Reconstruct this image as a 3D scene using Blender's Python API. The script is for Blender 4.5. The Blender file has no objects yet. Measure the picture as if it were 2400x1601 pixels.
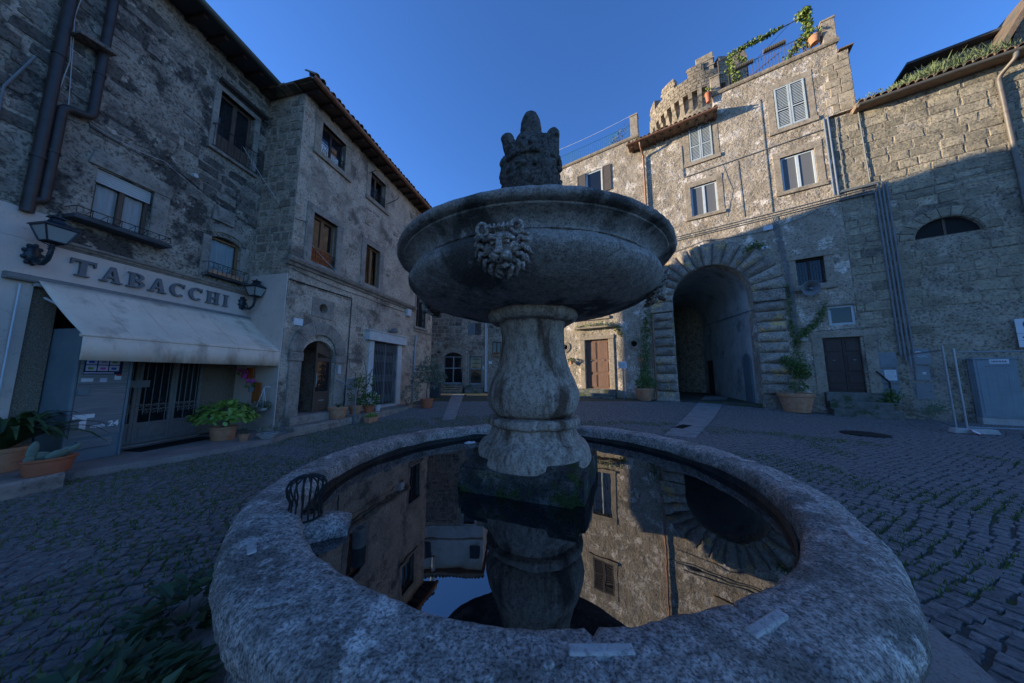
import bpy, bmesh, math, random
from mathutils import Vector, Matrix, noise

sc = bpy.context.scene
rad = math.radians

# ------------------------------------------------------------------ camera
cam_d = bpy.data.cameras.new('camera')
cam_d.lens = 10.005; cam_d.sensor_width = 36; cam_d.clip_start = 0.05; cam_d.clip_end = 2000
cam = bpy.data.objects.new('camera', cam_d)
cam.location = (0, 0, 1.6); cam.rotation_euler = (rad(90 + 6.58), 0, 0)
sc.collection.objects.link(cam); sc.camera = cam

# ------------------------------------------------------------------ sky and sun
SUN_FROM = Vector((-2.47, 0.444, 0.42)).normalized()
wd = bpy.data.worlds.new('World'); sc.world = wd; wd.use_nodes = True
wn = wd.node_tree; wn.nodes.clear()
wo = wn.nodes.new('ShaderNodeOutputWorld'); wb = wn.nodes.new('ShaderNodeBackground')
sk = wn.nodes.new('ShaderNodeTexSky'); sk.sky_type = 'NISHITA'; sk.sun_disc = False
sk.sun_elevation = math.asin(SUN_FROM.z)
sk.sun_rotation = math.atan2(SUN_FROM.x, SUN_FROM.y)
sk.altitude = 300; sk.air_density = 1.0; sk.dust_density = 0.05; sk.ozone_density = 7.0
wb.inputs[1].default_value = 0.15
wn.links.new(sk.outputs[0], wb.inputs[0]); wn.links.new(wb.outputs[0], wo.inputs[0])
sun_d = bpy.data.lights.new('sun', 'SUN'); sun_d.energy = 3.1; sun_d.angle = rad(0.5); sun_d.color = (0.92, 0.94, 0.70)
sun = bpy.data.objects.new('sun', sun_d); sc.collection.objects.link(sun)
sun.rotation_euler = (-SUN_FROM).to_track_quat('-Z', 'Y').to_euler()
sc.view_settings.view_transform = 'Standard'; sc.view_settings.look = 'None'
sc.view_settings.gamma = 1; sc.view_settings.use_curve_mapping = False
sc.view_settings.exposure = 1.4
sc.view_settings.use_white_balance = True; sc.view_settings.white_balance_temperature = 7000; sc.view_settings.white_balance_tint = 22
sc.cycles.max_bounces = 6; sc.cycles.diffuse_bounces = 4; sc.cycles.glossy_bounces = 3
sc.cycles.transparent_max_bounces = 8

# ------------------------------------------------------------------ materials
MATS = {}
def M(name, cols, scale=3.0, pos=None, rough=0.85, bump=0.3, bscale=25.0, bdist=0.02, metal=0.0, rand=0.0,
      patch=None, patch2=None, stretch=(1, 1, 1), coord='pos', detail=8, spec=0.35, painted_pits=None, gain=1.0):
    """cols: ramp colours through a noise; patch=(colour, scale, low, high, soft-detail)"""
    m = bpy.data.materials.new(name); m.use_nodes = True
    nt = m.node_tree; N = nt.nodes; L = nt.links
    b = N['Principled BSDF']; b.inputs['Roughness'].default_value = rough; b.inputs['Metallic'].default_value = metal
    b.inputs['Specular IOR Level'].default_value = spec
    if coord == 'pos':
        g = N.new('ShaderNodeNewGeometry'); src = g.outputs['Position']
    else:
        g = N.new('ShaderNodeTexCoord'); src = g.outputs['Object']
    mp = N.new('ShaderNodeMapping'); mp.inputs['Scale'].default_value = stretch
    L.new(src, mp.inputs[0])
    def nz(s, d=detail, r=0.6, vec=mp.outputs[0], dist=0.0):
        n = N.new('ShaderNodeTexNoise'); n.inputs['Scale'].default_value = s
        n.inputs['Detail'].default_value = d; n.inputs['Roughness'].default_value = r
        n.inputs['Distortion'].default_value = dist
        L.new(vec, n.inputs['Vector']); return n
    n1 = nz(scale)
    rp = N.new('ShaderNodeValToRGB'); cr = rp.color_ramp
    k = len(cols); pos = pos or [0.3 + 0.4 * i / max(1, k - 1) for i in range(k)]
    while len(cr.elements) < k: cr.elements.new(0.5)
    for e, p, c in zip(cr.elements, pos, cols):
        e.position = p; e.color = (c[0] * gain * (1.17 if painted_pits else 1), c[1] * gain, c[2] * gain * (.92 if painted_pits else 1), 1)
    L.new(n1.outputs[0], rp.inputs[0]); out = rp.outputs[0]
    for pt in (patch, patch2):
        if not pt: continue
        c, s, lo, hi = pt[:4]
        c = (c[0] * gain * (1.17 if painted_pits else 1), c[1] * gain, c[2] * gain * (.92 if painted_pits else 1))
        pn = nz(s, 10, pt[4] if len(pt) > 4 else 0.65)
        mr = N.new('ShaderNodeMapRange'); mr.inputs[1].default_value = lo; mr.inputs[2].default_value = hi
        L.new(pn.outputs[0], mr.inputs[0])
        mx = N.new('ShaderNodeMix'); mx.data_type = 'RGBA'
        L.new(mr.outputs[0], mx.inputs[0]); L.new(out, mx.inputs[6]); mx.inputs[7].default_value = (*c, 1)
        out = mx.outputs[2]
    if painted_pits:  # pit and dirt contrast painted into the colour, where bump shading is weak
        pn = nz(painted_pits[0], 3, 0.65, vec=src); mr = N.new('ShaderNodeMapRange')
        mr.inputs[1].default_value = painted_pits[1]; mr.inputs[2].default_value = painted_pits[2]; mr.inputs[3].default_value = painted_pits[3]; mr.inputs[4].default_value = 1.0 + (1 - painted_pits[3]) * .22
        L.new(pn.outputs[0], mr.inputs[0]); vm = N.new('ShaderNodeVectorMath'); vm.operation = 'SCALE'
        L.new(out, vm.inputs[0]); L.new(mr.outputs[0], vm.inputs['Scale']); out = vm.outputs[0]
    if rand:
        oi = N.new('ShaderNodeObjectInfo'); mr = N.new('ShaderNodeMapRange')
        mr.inputs[3].default_value = 1 - rand; mr.inputs[4].default_value = 1 + rand
        L.new(oi.outputs['Random'], mr.inputs[0])
        vm = N.new('ShaderNodeVectorMath'); vm.operation = 'SCALE'
        L.new(out, vm.inputs[0]); L.new(mr.outputs[0], vm.inputs['Scale']); out = vm.outputs[0]
    L.new(out, b.inputs['Base Color'])
    if bump:
        bn = nz(bscale, 6, 0.7, vec=src); bn2 = nz(bscale * 0.22, 4, 0.6, vec=src)
        ad = N.new('ShaderNodeMath'); ad.operation = 'MULTIPLY_ADD'; ad.inputs[1].default_value = 2.2
        L.new(bn2.outputs[0], ad.inputs[0]); L.new(bn.outputs[0], ad.inputs[2])
        bp = N.new('ShaderNodeBump'); bp.inputs['Strength'].default_value = bump; bp.inputs['Distance'].default_value = bdist
        L.new(ad.outputs[0], bp.inputs['Height']); L.new(bp.outputs[0], b.inputs['Normal'])
    MATS[name] = m
    return m

M('wall_a', [(.12, .108, .092), (.185, .168, .142), (.25, .225, .19)], 1.6, bump=.9, bscale=9, bdist=.06,
  patch=((.045, .042, .038), 1.1, .50, .57), patch2=((.30, .27, .23), 3.0, .58, .66), gain=1.6, painted_pits=(18,.36,.52,.35))
M('stone_a', [(.06, .056, .05), (.11, .10, .088), (.17, .152, .128)], 5, bump=.8, bscale=22, bdist=.03, rand=.5, gain=1.6, painted_pits=(22,.34,.50,.45))
M('wall_b', [(.15, .132, .108), (.23, .205, .17), (.29, .26, .215)], 1.4, bump=.8, bscale=12, bdist=.04,
  patch=((.085, .075, .064), 0.9, .52, .62), patch2=((.36, .33, .285), 2.6, .60, .72), gain=1.75, painted_pits=(18,.33,.49,.45))
M('stone_b', [(.12, .105, .088), (.19, .17, .14), (.25, .2, .15)], 5, bump=.7, bscale=22, bdist=.03, rand=.3, gain=1.5, painted_pits=(20,.34,.5,.45))
M('wall_d', [(.21, .185, .145), (.29, .26, .21), (.36, .325, .27)], 1.2, bump=.9, bscale=11, bdist=.05,
  patch=((.62, .60, .56), 1.5, .52, .60, .78), patch2=((.17, .15, .12), .75, .58, .70), gain=1.15, painted_pits=(14,.34,.50,.45))
M('stone_d', [(.20, .175, .13), (.28, .25, .19), (.33, .30, .24)], 4, bump=.6, bscale=24, bdist=.02, rand=.16, gain=1.1, painted_pits=(13,.34,.48,.6))
M('rustic', [(.10, .095, .085), (.17, .16, .14), (.22, .20, .175)], 3.5, bump=1, bscale=16, bdist=.04, rand=.3,
  patch=((.36, .24, .08), 1.6, .55, .66), gain=1.7, painted_pits=(16,.36,.5,.45))
M('wall_e', [(.17, .155, .12), (.245, .225, .18), (.31, .285, .235)], 1.8, bump=1, bscale=10, bdist=.06,
  patch=((.11, .10, .085), 1.0, .52, .64), gain=1.3, painted_pits=(14,.36,.52,.42))
M('stone_e', [(.145, .135, .105), (.21, .195, .15), (.28, .25, .185)], 3.5, bump=.7, bscale=22, bdist=.025, rand=.26,
  patch=((.35, .33, .30), 1.5, .64, .70), gain=1.25, painted_pits=(16,.36,.5,.5))
M('wall_c', [(.17, .15, .125), (.235, .21, .175), (.30, .27, .23)], 2.2, bump=.7, bscale=12, bdist=.04, gain=1.3, painted_pits=(9,.36,.5,.5))
M('stone_c', [(.10, .088, .075), (.15, .132, .11), (.21, .18, .145)], 5, bump=.6, bscale=22, rand=.42, gain=1.3, painted_pits=(10,.36,.5,.6))
M('wall_c_pale', [(.38, .36, .33), (.50, .48, .45), (.58, .56, .53)], 1.3, bump=.4, bscale=14, patch=((.26, .24, .22), .9, .54, .66))
M('tower_wall', [(.17, .15, .115), (.24, .215, .168), (.30, .27, .215)], 3, bump=.5, bscale=8, rand=.15, gain=1.0, painted_pits=(6,.36,.5,.6))
M('trim', [(.12, .112, .10), (.185, .172, .152), (.235, .22, .195)], 3, bump=.5, bscale=28, bdist=.015,
  patch=((.08, .075, .068), 1.8, .56, .70), gain=1.4, painted_pits=(15,.34,.48,.65))
M('trim_d', [(.175, .155, .12), (.235, .21, .17), (.28, .255, .21)], 3, bump=.5, bscale=28, bdist=.015,
  patch=((.12, .11, .09), 1.8, .57, .70), gain=1.25, painted_pits=(14,.34,.48,.6))
M('shop_plaster', [(.40, .355, .325), (.45, .40, .365), (.50, .45, .41)], 1.1, bump=.15, bscale=40, bdist=.006,
  patch=((.30, .275, .26), 0.9, .55, .75), gain=1.2, painted_pits=(9,.30,.42,.85))
M('granite', [(.10, .085, .07), (.17, .145, .115), (.24, .21, .17)], 60, bump=.1, bscale=90, rough=.55, gain=1.2, painted_pits=(80,.4,.55,.5))
M('fountain', [(.12, .115, .112), (.175, .166, .16), (.23, .22, .21)], 20, pos=[.34, .50, .68], bump=.85, bscale=70, bdist=.012,
  patch=((.05, .047, .045), 1.6, .49, .58), patch2=((.27, .26, .25), 3, .60, .70), stretch=(1, 1, .7), gain=1.8, painted_pits=(75,.36,.52,.5))
M('fountain_pale', [(.17, .14, .12), (.28, .24, .205), (.37, .32, .28)], 30, pos=[.32, .5, .68], bump=.7, bscale=75, bdist=.01,
  patch=((.085, .055, .04), 3.2, .50, .60), stretch=(1, 1, .3), gain=1.2, painted_pits=(50,.34,.50,.5))
M('fountain_rim', [(.095, .084, .078), (.205, .186, .175), (.32, .295, .28)], 34, pos=[.33, .5, .68], bump=1.0, bscale=60, bdist=.02,
  patch=((.10, .09, .081), 2.6, .50, .60), patch2=((.40, .38, .365), 5.5, .59, .68), gain=2.35, painted_pits=(95,.36,.55,.32))
M('fountain_statue', [(.055, .052, .05), (.12, .113, .105), (.19, .18, .168)], 16, bump=.9, bscale=55, bdist=.02,
  patch=((.035, .06, .02), 5, .58, .66), gain=0.95, painted_pits=(40,.38,.54,.4))
M('plinth', [(.045, .042, .04), (.10, .095, .088), (.24, .23, .22)], 5, pos=[.38, .52, .66], bump=1, bscale=60, bdist=.02,
  patch=((.05, .085, .018), 4.5, .50, .56), gain=0.75, painted_pits=(60,.38,.52,.4))
M('basin_inside', [(.02, .018, .016), (.045, .04, .034), (.10, .088, .07)], 4, pos=[.4, .55, .7], bump=.8, bscale=40, rough=.55)
M('marble', [(.34, .33, .32), (.42, .41, .40), (.50, .49, .48)], 20, bump=.3, bscale=70, bdist=.005, painted_pits=(60, .34, .5, .6))
M('cobble', [(.055, .056, .058), (.085, .086, .088), (.12, .12, .118)], 14, bump=.7, bscale=60, bdist=.01, rand=.22, rough=.7, gain=1.75, painted_pits=(45,.34,.5,.55))
M('ground', [(.05, .046, .040), (.075, .070, .060), (.10, .094, .08)], 3, bump=.9, bscale=14, bdist=.03,
  patch=((.055, .08, .025), 1.3, .48, .58))
M('pavement', [(.16, .15, .145), (.20, .19, .18), (.24, .225, .215)], 2.5, bump=.35, bscale=60, bdist=.008,
  patch=((.12, .115, .11), 1.4, .56, .7), gain=1.2, painted_pits=(60,.36,.5,.7))
M('concrete', [(.34, .32, .30), (.40, .38, .36), (.46, .44, .41)], 6, bump=.3, bscale=50, bdist=.006)
M('mortar', [(.20, .19, .185), (.32, .31, .30), (.42, .41, .40)], 30, bump=.8, bscale=60, bdist=.01, painted_pits=(90, .38, .54, .4))
M('slab', [(.20, .192, .182), (.26, .25, .238), (.31, .30, .285)], 3, bump=.4, bscale=50, bdist=.008)
M('mossy_step', [(.10, .10, .085), (.15, .145, .125), (.20, .19, .17)], 4, bump=.7, bscale=40, bdist=.015,
  patch=((.06, .075, .035), 3, .5, .6))
M('wood_orange', [(.16, .065, .028), (.24, .10, .045), (.30, .14, .065)], 5, stretch=(6, 6, .6), bump=.3, bscale=50, bdist=.004, rough=.6)
M('wood_brown', [(.075, .042, .028), (.12, .068, .045), (.17, .10, .068)], 5, stretch=(6, 6, .6), bump=.3, bscale=50, bdist=.004, rough=.6)
M('wood_dark', [(.035, .018, .017), (.05, .026, .024), (.07, .038, .034)], 4, stretch=(5, 5, .6), bump=.25, bscale=50, bdist=.004, rough=.45)
M('wood_red', [(.17, .088, .06), (.22, .118, .082), (.27, .15, .105)], 4, stretch=(5, 5, .6), bump=.3, bscale=50, bdist=.004)
M('wood_blue', [(.10, .135, .145), (.15, .19, .20), (.20, .24, .245)], 4, stretch=(5, 5, .5), bump=.4, bscale=50, bdist=.006)
M('shutter_brown', [(.10, .075, .06), (.13, .098, .08)], 6, bump=.1, rough=.6)
M('shutter_pale', [(.42, .45, .46), (.52, .55, .56)], 6, bump=.1, rough=.55)
M('white_frame', [(.52, .54, .56), (.62, .64, .66)], 6, bump=.05, rough=.5)
M('white_paint', [(.48, .47, .45), (.60, .59, .57)], 4, bump=.1, rough=.6)
M('plastic_white', [(.55, .55, .54), (.62, .62, .61)], 6, bump=0, rough=.4)
M('iron', [(.018, .018, .019), (.035, .034, .034)], 20, bump=.2, bscale=80, rough=.5, metal=.4)
M('rusty', [(.07, .05, .04), (.12, .08, .06), (.16, .10, .07)], 20, bump=.2, bscale=80, rough=.7)
M('gate_paint', [(.17, .158, .15), (.23, .215, .20)], 8, bump=.15, bscale=70, rough=.5)
M('galvanised', [(.26, .28, .30), (.34, .36, .38)], 8, bump=.1, rough=.4, metal=.5)
M('conduit', [(.16, .165, .17), (.22, .225, .23)], 6, bump=.1, rough=.6)
M('drain_brown', [(.035, .025, .022), (.06, .045, .04)], 5, bump=.1, rough=.4)
M('drain_dull', [(.13, .10, .085), (.19, .15, .125), (.15, .16, .135)], 3, bump=.15, rough=.5, metal=.3)
M('gutter_green', [(.10, .12, .11), (.15, .165, .15)], 4, bump=.2, rough=.6)
M('gutter_copper', [(.25, .115, .075), (.33, .16, .105), (.38, .2, .14)], 5, bump=.1, rough=.45, metal=.3)
M('rail_green', [(.02, .14, .15), (.03, .20, .21)], 6, bump=0, rough=.5)
M('box_grey', [(.17, .20, .21), (.21, .24, .25), (.25, .28, .285)], 2.5, bump=.1, bscale=60, rough=.55)
M('cabinet', [(.16, .215, .24), (.19, .25, .275), (.22, .275, .30)], 2.5, bump=.05, rough=.5)
M('kiosk', [(.10, .15, .17), (.13, .185, .205), (.16, .215, .235)], 2.5, bump=.05, rough=.4)
M('kiosk_steel', [(.17, .20, .215), (.24, .27, .285), (.32, .35, .36)], 3, stretch=(1, 1, 22), bump=.05, rough=.35, metal=.4)
M('awning', [(.54, .465, .375), (.62, .54, .44), (.67, .595, .49)], 2, bump=.1, bscale=120, bdist=.003,
  patch=((.34, .28, .22), 2.2, .53, .70), stretch=(1, 1, .4), gain=1.1, painted_pits=(14,.28,.4,.85))
M('terracotta', [(.46, .19, .10), (.56, .245, .135), (.62, .32, .20)], 7, bump=.3, bscale=50, bdist=.005,
  patch=((.45, .33, .26), 4, .58, .72))
M('terracotta_red', [(.46, .125, .06), (.54, .16, .08)], 7, bump=.1, rough=.6)
M('tile', [(.16, .10, .07), (.24, .155, .105), (.30, .22, .16)], 6, bump=.5, bscale=40, bdist=.01, rand=.3,
  patch=((.13, .125, .09), 3, .52, .64))
M('soil', [(.03, .022, .016), (.06, .045, .032)], 20, bump=.8, bscale=60)
M('bark', [(.11, .09, .07), (.18, .155, .125)], 14, bump=.6, bscale=60, bdist=.008)
M('leaf', [(.05, .10, .025), (.085, .16, .04), (.13, .21, .06)], 9, bump=0, rough=.5)
M('leaf_bright', [(.10, .20, .03), (.16, .29, .05), (.22, .36, .08)], 9, bump=0, rough=.4)
M('leaf_dark', [(.025, .05, .02), (.042, .08, .03), (.07, .115, .045)], 9, bump=0, rough=.35)
M('leaf_olive', [(.10, .125, .085), (.16, .185, .13), (.23, .25, .19)], 9, bump=0, rough=.5)
M('leaf_cactus', [(.10, .16, .12), (.16, .22, .16)], 12, bump=.3, rough=.5)
M('leaf_autumn', [(.10, .16, .03), (.20, .26, .05), (.30, .27, .07)], 7, bump=0, rough=.5)
M('leaf_dry', [(.16, .15, .09), (.24, .22, .14)], 9, bump=0)
M('grass', [(.07, .11, .03), (.11, .16, .045), (.16, .19, .06)], 5, bump=0)
M('grass_pale', [(.10, .13, .055), (.16, .19, .085), (.2, .2, .1)], 5, bump=0)  # paler and yellower than the grass in the joints
M('petal_pink', [(.62, .05, .30), (.7, .10, .38)], 9, bump=0)
M('petal_red', [(.62, .07, .02), (.7, .11, .04)], 9, bump=0)
M('petal_white', [(.7, .7, .66), (.8, .8, .76)], 9, bump=0)
M('curtain', [(.70, .71, .70), (.80, .81, .80)], 2, bump=0, rough=.9)
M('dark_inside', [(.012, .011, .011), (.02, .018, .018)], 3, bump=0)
M('red_cloth', [(.42, .09, .02), (.5, .12, .03)], 3, bump=0)
M('paper', [(.62, .63, .64), (.70, .71, .72)], 6, bump=0)
M('letter_grey', [(.12, .118, .125), (.17, .166, .172)], 9, bump=.1, bscale=60, rough=.55)
M('print_dark', [(.012, .015, .05), (.02, .02, .06)], 4, bump=0)
M('print_white', [(.68, .70, .70), (.75, .76, .76)], 4, bump=0)
M('sign_red', [(.5, .02, .02), (.55, .03, .03)], 4, bump=0, rough=.4)
M('sign_blue', [(.02, .06, .32), (.03, .08, .36)], 4, bump=0, rough=.4)
M('bamboo', [(.12, .10, .085), (.18, .15, .125)], 20, bump=.3)
M('roof_dark', [(.05, .052, .056), (.08, .082, .086)], 3, bump=.3)
M('lantern_metal', [(.02, .03, .038), (.035, .048, .058)], 10, bump=.1, rough=.35, metal=.3)
M('scr_lilac', [(.45, .43, .55), (.55, .53, .64)], 9, bump=0, rough=.3)
M('scr_a', [(.5, .35, .05), (.1, .2, .5)], 30, bump=0, rough=.3)

def simple(name, fn):
    m = bpy.data.materials.new(name); m.use_nodes = True; fn(m.node_tree.nodes, m.node_tree.links); MATS[name] = m
def _glass(N, L):
    b = N['Principled BSDF']; b.inputs['Base Color'].default_value = (.012, .015, .018, 1)
    b.inputs['Roughness'].default_value = .06; b.inputs['IOR'].default_value = 1.6
simple('glass', _glass)
def _pg(N, L):
    b = N['Principled BSDF']; b.inputs['Base Color'].default_value = (.16, .155, .155, 1); b.inputs['Roughness'].default_value = .12; b.inputs['IOR'].default_value = 1.35
simple('pane_grey', _pg)
def _clear(N, L):
    N.remove(N['Principled BSDF']); t = N.new('ShaderNodeBsdfTransparent'); g = N.new('ShaderNodeBsdfGlossy')
    g.inputs['Roughness'].default_value = .04; t.inputs[0].default_value = (.8, .83, .84, 1)
    f = N.new('ShaderNodeFresnel'); f.inputs[0].default_value = 1.3; x = N.new('ShaderNodeMixShader')
    L.new(f.outputs[0], x.inputs[0]); L.new(t.outputs[0], x.inputs[1]); L.new(g.outputs[0], x.inputs[2])
    L.new(x.outputs[0], N['Material Output'].inputs[0])
simple('clear_glass', _clear)
def _frost(N, L):
    b = N['Principled BSDF']; b.inputs['Base Color'].default_value = (.30, .31, .29, 1)
    b.inputs['Roughness'].default_value = .25
simple('lantern_glass', _frost)
def _water(N, L):
    b = N['Principled BSDF']; b.inputs['Base Color'].default_value = (.006, .008, .009, 1)
    b.inputs['Roughness'].default_value = .2; b.inputs['Specular IOR Level'].default_value = 0
    g = N.new('ShaderNodeBsdfGlossy'); g.inputs['Roughness'].default_value = .004
    g.inputs[0].default_value = (.95, .97, 1, 1)
    f = N.new('ShaderNodeFresnel'); f.inputs[0].default_value = 2.6; x = N.new('ShaderNodeMixShader')
    n = N.new('ShaderNodeTexNoise'); n.inputs['Scale'].default_value = 3.5; n.inputs['Detail'].default_value = 2
    p = N.new('ShaderNodeNewGeometry'); L.new(p.outputs['Position'], n.inputs['Vector'])
    bp = N.new('ShaderNodeBump'); bp.inputs['Strength'].default_value = .10; bp.inputs['Distance'].default_value = .01
    L.new(n.outputs[0], bp.inputs['Height']); L.new(bp.outputs[0], g.inputs['Normal'])
    L.new(f.outputs[0], x.inputs[0]); L.new(b.outputs[0], x.inputs[1]); L.new(g.outputs[0], x.inputs[2])
    L.new(x.outputs[0], N['Material Output'].inputs[0])
simple('water', _water)

# ------------------------------------------------------------------ mesh helpers
COL = sc.collection
def tag(o, label=None, cat=None, group=None, kind=None):
    if label: o['label'] = label
    if cat: o['category'] = cat
    if group: o['group'] = group
    if kind: o['kind'] = kind
    return o

class MB:
    def __init__(s): s.v = []; s.f = []
    def add(s, vs, fs):
        o = len(s.v); s.v += [tuple(p) for p in vs]; s.f += [tuple(i + o for i in q) for q in fs]; return s
    def box(s, x0, x1, y0, y1, z0, z1):
        return s.add([(x0, y0, z0), (x1, y0, z0), (x1, y1, z0), (x0, y1, z0), (x0, y0, z1), (x1, y0, z1), (x1, y1, z1), (x0, y1, z1)],
                     [(0, 3, 2, 1), (4, 5, 6, 7), (0, 1, 5, 4), (1, 2, 6, 5), (2, 3, 7, 6), (3, 0, 4, 7)])
    def prism(s, poly, y0, y1, sh=0.0):
        n = len(poly)
        vs = [(p[0], y0, p[1]) for p in poly] + [(p[0] + sh * (y1 - y0), y1, p[1]) for p in poly]
        fs = [tuple(range(n)), tuple(range(2 * n - 1, n - 1, -1))] + [(i, i + n, (i + 1) % n + n, (i + 1) % n) for i in range(n)]
        return s.add(vs, fs)
    def zprism(s, poly, z0, z1):
        n = len(poly); fz = z1 if callable(z1) else (lambda x, y: z1)
        vs = [(p[0], p[1], z0) for p in poly] + [(p[0], p[1], fz(*p)) for p in poly]
        fs = [tuple(range(n - 1, -1, -1)), tuple(range(n, 2 * n))] + [(i, (i + 1) % n, (i + 1) % n + n, i + n) for i in range(n)]
        return s.add(vs, fs)
    def tube(s, pts, r, n=8, cap=True):
        pts = [Vector(p) for p in pts]; rs = r if isinstance(r, (list, tuple)) else [r] * len(pts)
        vs = []; up = None
        for i, p in enumerate(pts):
            a = pts[max(0, i - 1)]; b = pts[min(len(pts) - 1, i + 1)]; t = (b - a).normalized()
            if up is None or abs(t.dot(up)) > .98:
                up = Vector((0, 0, 1)) if abs(t.z) < .9 else Vector((1, 0, 0))
            x = t.cross(up).normalized(); y = x.cross(t).normalized(); up = y
            vs += [p + (x * math.cos(2 * math.pi * k / n) + y * math.sin(2 * math.pi * k / n)) * rs[i] for k in range(n)]
        fs = []
        for i in range(len(pts) - 1):
            for k in range(n):
                fs.append((i * n + k, i * n + (k + 1) % n, (i + 1) * n + (k + 1) % n, (i + 1) * n + k))
        if cap:
            fs.append(tuple(range(n - 1, -1, -1))); fs.append(tuple(range((len(pts) - 1) * n, len(pts) * n)))
        return s.add(vs, fs)
    def cyl(s, a, b, r0, r1=None, n=12): return s.tube([a, b], [r0, r0 if r1 is None else r1], n)
    def lathe(s, prof, n=32, c=(0, 0, 0), sx=1, sy=1, a0=0):
        vs = []; m = len(prof)
        for r, z in prof:
            for k in range(n):
                a = a0 + 2 * math.pi * k / n
                vs.append((c[0] + r * math.cos(a) * sx, c[1] + r * math.sin(a) * sy, c[2] + z))
        fs = [(i * n + k, i * n + (k + 1) % n, (i + 1) * n + (k + 1) % n, (i + 1) * n + k) for i in range(m - 1) for k in range(n)]
        if prof[0][0] > 1e-5: fs.append(tuple(range(n - 1, -1, -1)))
        if prof[-1][0] > 1e-5: fs.append(tuple(range((m - 1) * n, m * n)))
        return s.add(vs, fs)
    def ring(s, prof, n=32, c=(0, 0, 0)):
        vs = []; m = len(prof)
        for r, z in prof:
            for k in range(n):
                a = 2 * math.pi * k / n; vs.append((c[0] + r * math.cos(a), c[1] + r * math.sin(a), c[2] + z))
        return s.add(vs, [(i * n + k, i * n + (k + 1) % n, ((i + 1) % m) * n + (k + 1) % n, ((i + 1) % m) * n + k) for i in range(m) for k in range(n)])
    def ball(s, c, rx, ry=None, rz=None, n=12, m=8, rot=None):
        ry = rx if ry is None else ry; rz = rx if rz is None else rz
        vs = []; c = Vector(c)
        for i in range(m + 1):
            t = math.pi * i / m
            for k in range(n):
                a = 2 * math.pi * k / n
                p = Vector((rx * math.sin(t) * math.cos(a), ry * math.sin(t) * math.sin(a), rz * math.cos(t)))
                if rot: p = rot @ p
                vs.append(c + p)
        return s.add(vs, [(i * n + k, (i + 1) * n + k, (i + 1) * n + (k + 1) % n, i * n + (k + 1) % n) for i in range(m) for k in range(n)])
    def arc_band(s, cx, cz, r0, r1, a0, a1, y0, y1, n=14):
        po = [(cx + r1 * math.cos(a0 + (a1 - a0) * i / n), cz + r1 * math.sin(a0 + (a1 - a0) * i / n)) for i in range(n + 1)]
        pi_ = [(cx + r0 * math.cos(a1 + (a0 - a1) * i / n), cz + r0 * math.sin(a1 + (a0 - a1) * i / n)) for i in range(n + 1)]
        return s.prism(po + pi_, y0, y1)
    def leaf(s, p, d, up, l, w, fold=.15):
        d = d.normalized(); x = d.cross(up)
        x = x.normalized() if x.length > 1e-4 else Vector((1, 0, 0)); n = x.cross(d)
        a = p; b = p + d * l * .45 + x * w * .5 + n * fold * w; c = p + d * l; e = p + d * l * .45 - x * w * .5 + n * fold * w
        m_ = p + d * l * .5
        return s.add([a, b, c, e, m_], [(0, 1, 4), (1, 2, 4), (2, 3, 4), (3, 0, 4)])
    def mesh(s, name, fix=True):
        me = bpy.data.meshes.new(name); me.from_pydata(s.v, [], s.f)
        if fix and len(s.f) < 60000:
            bm = bmesh.new(); bm.from_mesh(me); bmesh.ops.recalc_face_normals(bm, faces=bm.faces); bm.to_mesh(me); bm.free()
        me.update(); return me
    def build(s, name, mat, parent=None, smooth=False, bevel=0, fix=True, loc=None, rough=None, kind=None):
        me = s.mesh(name, fix); return mk(name, me, mat, parent, smooth, bevel, loc, rough, kind)

def roughen(me, amp, scale, amp2=0, scale2=1, world=(0, 0, 0)):
    me.update(); ns = [v.normal.copy() for v in me.vertices]; w = Vector(world)
    for v, n in zip(me.vertices, ns):
        p = v.co + w
        d = amp * noise.noise(p * scale)
        if amp2: d += amp2 * noise.noise(p * scale2 + Vector((7, 3, 1)))
        v.co = v.co + n * d
    me.update()

def mk(name, me, mat, parent=None, smooth=False, bevel=0, loc=None, rough=None, kind=None):
    o = bpy.data.objects.new(name, me); COL.objects.link(o)
    if mat and not me.materials: me.materials.append(MATS[mat])
    if rough: roughen(me, *rough)
    if smooth:
        for p in me.polygons: p.use_smooth = True
        me.set_sharp_from_angle(angle=rad(42 if smooth is True else smooth))
    if bevel:
        b = o.modifiers.new('bevel', 'BEVEL'); b.width = bevel; b.segments = 2; b.limit_method = 'ANGLE'; b.angle_limit = rad(40)
    if parent: o.parent = parent
    if loc: o.location = loc
    if kind: o['kind'] = kind
    return o

def empty(name, loc=(0, 0, 0), rz=0, label=None, cat=None, group=None):
    o = bpy.data.objects.new(name, None); COL.objects.link(o); o.location = loc; o.rotation_euler = (0, 0, rz)
    o.empty_display_size = .1
    return tag(o, label, cat, group)

def baked(o):
    dg = bpy.context.evaluated_depsgraph_get(); dg.update()
    return bpy.data.meshes.new_from_object(o.evaluated_get(dg))

def cut(name, mb, cutters, mat, parent):
    """solid minus cutter solids, as one mesh"""
    base = mk('t', mb.mesh('t'), None); c = mk('c', cutters.mesh('c'), None)
    b = base.modifiers.new('b', 'BOOLEAN'); b.operation = 'DIFFERENCE'; b.object = c; b.solver = 'EXACT'
    me = baked(base); me.materials.clear()
    bpy.data.objects.remove(base); bpy.data.objects.remove(c)
    me.name = name
    return mk(name, me, mat, parent)

def remeshed(mb, voxel, smooth_it=4):
    o = mk('t', mb.mesh('t'), None)
    r = o.modifiers.new('r', 'REMESH'); r.mode = 'VOXEL'; r.voxel_size = voxel
    if smooth_it:
        s_ = o.modifiers.new('s', 'SMOOTH'); s_.iterations = smooth_it; s_.factor = .5
    me = baked(o); bpy.data.objects.remove(o); me.materials.clear()
    return me

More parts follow.
